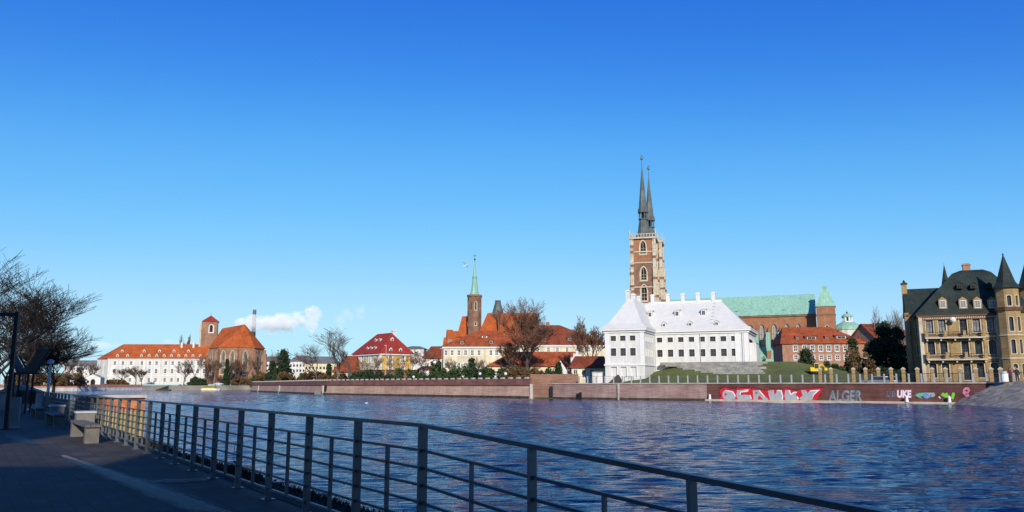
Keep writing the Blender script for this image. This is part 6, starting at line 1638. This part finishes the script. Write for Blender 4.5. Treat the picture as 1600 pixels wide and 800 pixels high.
word('small dark lettering with pale edge on the quay wall', 'LHS', 1385, 1399, 611.5, 620.5, [('pale_edge', .06, mat('grey_blue_paint', (.25, .28, .36), .5, .2, 2), .02, 0, 0), ('letters', .0, BLACKP, .035, 0, 0)])
word('white UKE lettering with pink glow on the quay wall', 'UKE', 1401.5, 1424.5, 609, 622, [('pink_edge', .09, PINKP, .02, 0, 0), ('letters', .04, WHITEP, .035, 0, 0)])
t = thing('graffiti', 'teal and blue scrawl graffiti between the white lettering and green shapes', 'graffiti')
paint(t, 'teal_stroke', [[(1430, 617), (1437, 614), (1446, 613.5), (1445, 618), (1438, 619.5), (1441, 623), (1435, 620.5)]], TEALP, .02)
paint(t, 'blue_stroke', [[(1443, 616), (1447, 613), (1449, 617), (1452, 614), (1453, 618), (1457, 620), (1452, 621), (1449, 623.5), (1444, 621)]], BLUEP, .035)
paint(t, 'grey_stroke', [[(1446, 613.5), (1460, 613.5), (1462, 618), (1457, 621), (1455, 617), (1452, 618)]], SILVERP, .05)
t = thing('graffiti', 'bright green scrawl graffiti near the stone ramp', 'graffiti')
paint(t, 'green_shape', [[(1470, 617), (1474, 613), (1476, 615), (1480, 613.5), (1482, 617), (1485, 618), (1481, 621.5), (1476, 621)], [(1488, 614), (1491, 613), (1492.5, 616), (1490, 624), (1486, 623)]], GREENP, .02)
paint(t, 'white_mark', [[(1466.5, 620), (1468, 619), (1470.5, 622), (1469, 623)]], WHITEP, .02)
t = thing('graffiti', 'round pink painted shape nearest the stone ramp', 'graffiti')
paint(t, 'pink_shape', [[(1505, 608), (1509, 605), (1514, 605.5), (1516, 610), (1513, 615), (1515, 618), (1511, 622), (1508, 618), (1504, 614)]], PINKP, .02)
paint(t, 'red_mark', [[(1508, 610), (1511, 608.5), (1513, 611), (1510, 612)], [(1508, 615), (1512, 614.5), (1511, 617)]], CLOTHR, .035)

# ================================================================== CHIMNEY, SMOKE, CLOUD
D = 1900; p = P(392, 600, D); t = thing('power_station_chimney', 'thin grey power station chimney rising behind the smoke plume', 'chimney', (p.x, p.y, GZ))
h = Z(392, 484, D) - GZ; m_ = MB(); m_.frus(0, 0, 7, 4.2, 0, h * .9, 14); m_.build('shaft', GREYROOF, t); m_ = MB(); m_.frus(0, 0, 5.0, 5.0, h * .9, h * .92, 14); m_.frus(0, 0, 4.2, 3.9, h * .92, h, 14); m_.build('crown', GREYROOF, t)
def plume(name, label, px0, px1, py0, py1, D, dens, sc, thr, seed, dep=60, cat='smoke', lumps=()):
    a, c = P(px0, py1, D), P(px1, py0, D); b = MB(); b.box(a.x, c.x, D - dep / 2, D + dep / 2, a.z, c.z)
    m_ = bpy.data.materials.new(name); m_.use_nodes = True; nt = m_.node_tree; N = nt.nodes; L = nt.links; N.remove(N['Principled BSDF'])
    pv = N.new('ShaderNodeVolumePrincipled'); pv.inputs['Color'].default_value = (.97, .96, .97, 1); pv.inputs['Anisotropy'].default_value = -.4
    L.new(pv.outputs[0], N['Material Output'].inputs['Volume'])
    ge = N.new('ShaderNodeNewGeometry')
    nz = N.new('ShaderNodeTexNoise'); nz.inputs['Scale'].default_value = sc; nz.inputs['Detail'].default_value = 6; nz.inputs['Roughness'].default_value = .6
    ad = N.new('ShaderNodeVectorMath'); ad.operation = 'ADD'; ad.inputs[1].default_value = (seed * 37.0, seed * 11.0, 0); L.new(ge.outputs['Position'], ad.inputs[0]); L.new(ad.outputs[0], nz.inputs['Vector'])
    acc = None
    for lx, ly, rx, ry, wgt in lumps:            # puff centre and radii in photo pixels at that distance
        cc = P(lx, ly, D); k = D / F
        sb_ = N.new('ShaderNodeVectorMath'); sb_.operation = 'SUBTRACT'; sb_.inputs[1].default_value = cc; L.new(ge.outputs['Position'], sb_.inputs[0])
        dv = N.new('ShaderNodeVectorMath'); dv.operation = 'DIVIDE'; dv.inputs[1].default_value = (rx * k, min(rx * k, dep * .48), ry * k); L.new(sb_.outputs[0], dv.inputs[0])
        le = N.new('ShaderNodeVectorMath'); le.operation = 'LENGTH'; L.new(dv.outputs[0], le.inputs[0])
        s1 = N.new('ShaderNodeMath'); s1.operation = 'MULTIPLY_ADD'; s1.inputs[1].default_value = -wgt; s1.inputs[2].default_value = wgt; L.new(le.outputs['Value'], s1.inputs[0])
        if acc is None: acc = s1.outputs[0]
        else:
            mx = N.new('ShaderNodeMath'); mx.operation = 'MAXIMUM'; L.new(acc, mx.inputs[0]); L.new(s1.outputs[0], mx.inputs[1]); acc = mx.outputs[0]
    nn = N.new('ShaderNodeMath'); nn.operation = 'MULTIPLY_ADD'; nn.inputs[1].default_value = 5.0; nn.inputs[2].default_value = -2.5 - thr; L.new(nz.outputs['Fac'], nn.inputs[0])
    sm = N.new('ShaderNodeMath'); sm.operation = 'ADD'; L.new(nn.outputs[0], sm.inputs[0]); L.new(acc, sm.inputs[1])
    rg = N.new('ShaderNodeMapRange'); rg.inputs[1].default_value = 0; rg.inputs[2].default_value = .5; rg.inputs[3].default_value = 0; rg.inputs[4].default_value = dens; L.new(sm.outputs[0], rg.inputs[0])
    ga = N.new('ShaderNodeMath'); ga.operation = 'GREATER_THAN'; ga.inputs[1].default_value = 0; L.new(acc, ga.inputs[0])
    ml = N.new('ShaderNodeMath'); ml.operation = 'MULTIPLY'; L.new(rg.outputs[0], ml.inputs[0]); L.new(ga.outputs[0], ml.inputs[1]); L.new(ml.outputs[0], pv.inputs['Density'])
    o = b.build(name, m_); kind(o, 'stuff'); o['label'] = label; o['category'] = cat; return o
plume('smoke_plume', 'white smoke plume drifting right from the thin distant chimney', 368, 512, 474, 530, 1850, .04, .045, .12, 1, 80,
      lumps=[(381, 506, 16, 11, 1.3), (398, 505, 20, 14, 1.3), (420, 507, 24, 16, 1.4), (445, 505, 24, 18, 1.4), (466, 501, 18, 17, 1.1), (488, 491, 16, 14, 1.2), (490, 510, 11, 13, .9)])
plume('smoke_wisp', 'faint smoke wisps above the bare trees right of the plume', 522, 600, 474, 522, 1900, .008, .035, .15, 2, 60,
      lumps=[(538, 495, 14, 14, .8), (563, 488, 10, 12, .7), (586, 488, 10, 10, .6), (533, 512, 8, 8, .5)])
plume('low_cloud', 'faint grey violet cloud bank above the left monastery roof', 60, 310, 524, 556, 3600, .0035, .006, .25, 3, 200, 'cloud',
      lumps=[(170, 539, 60, 8, .9), (215, 534, 60, 8, .8), (265, 533, 44, 8, .7), (110, 545, 50, 7, .6)])
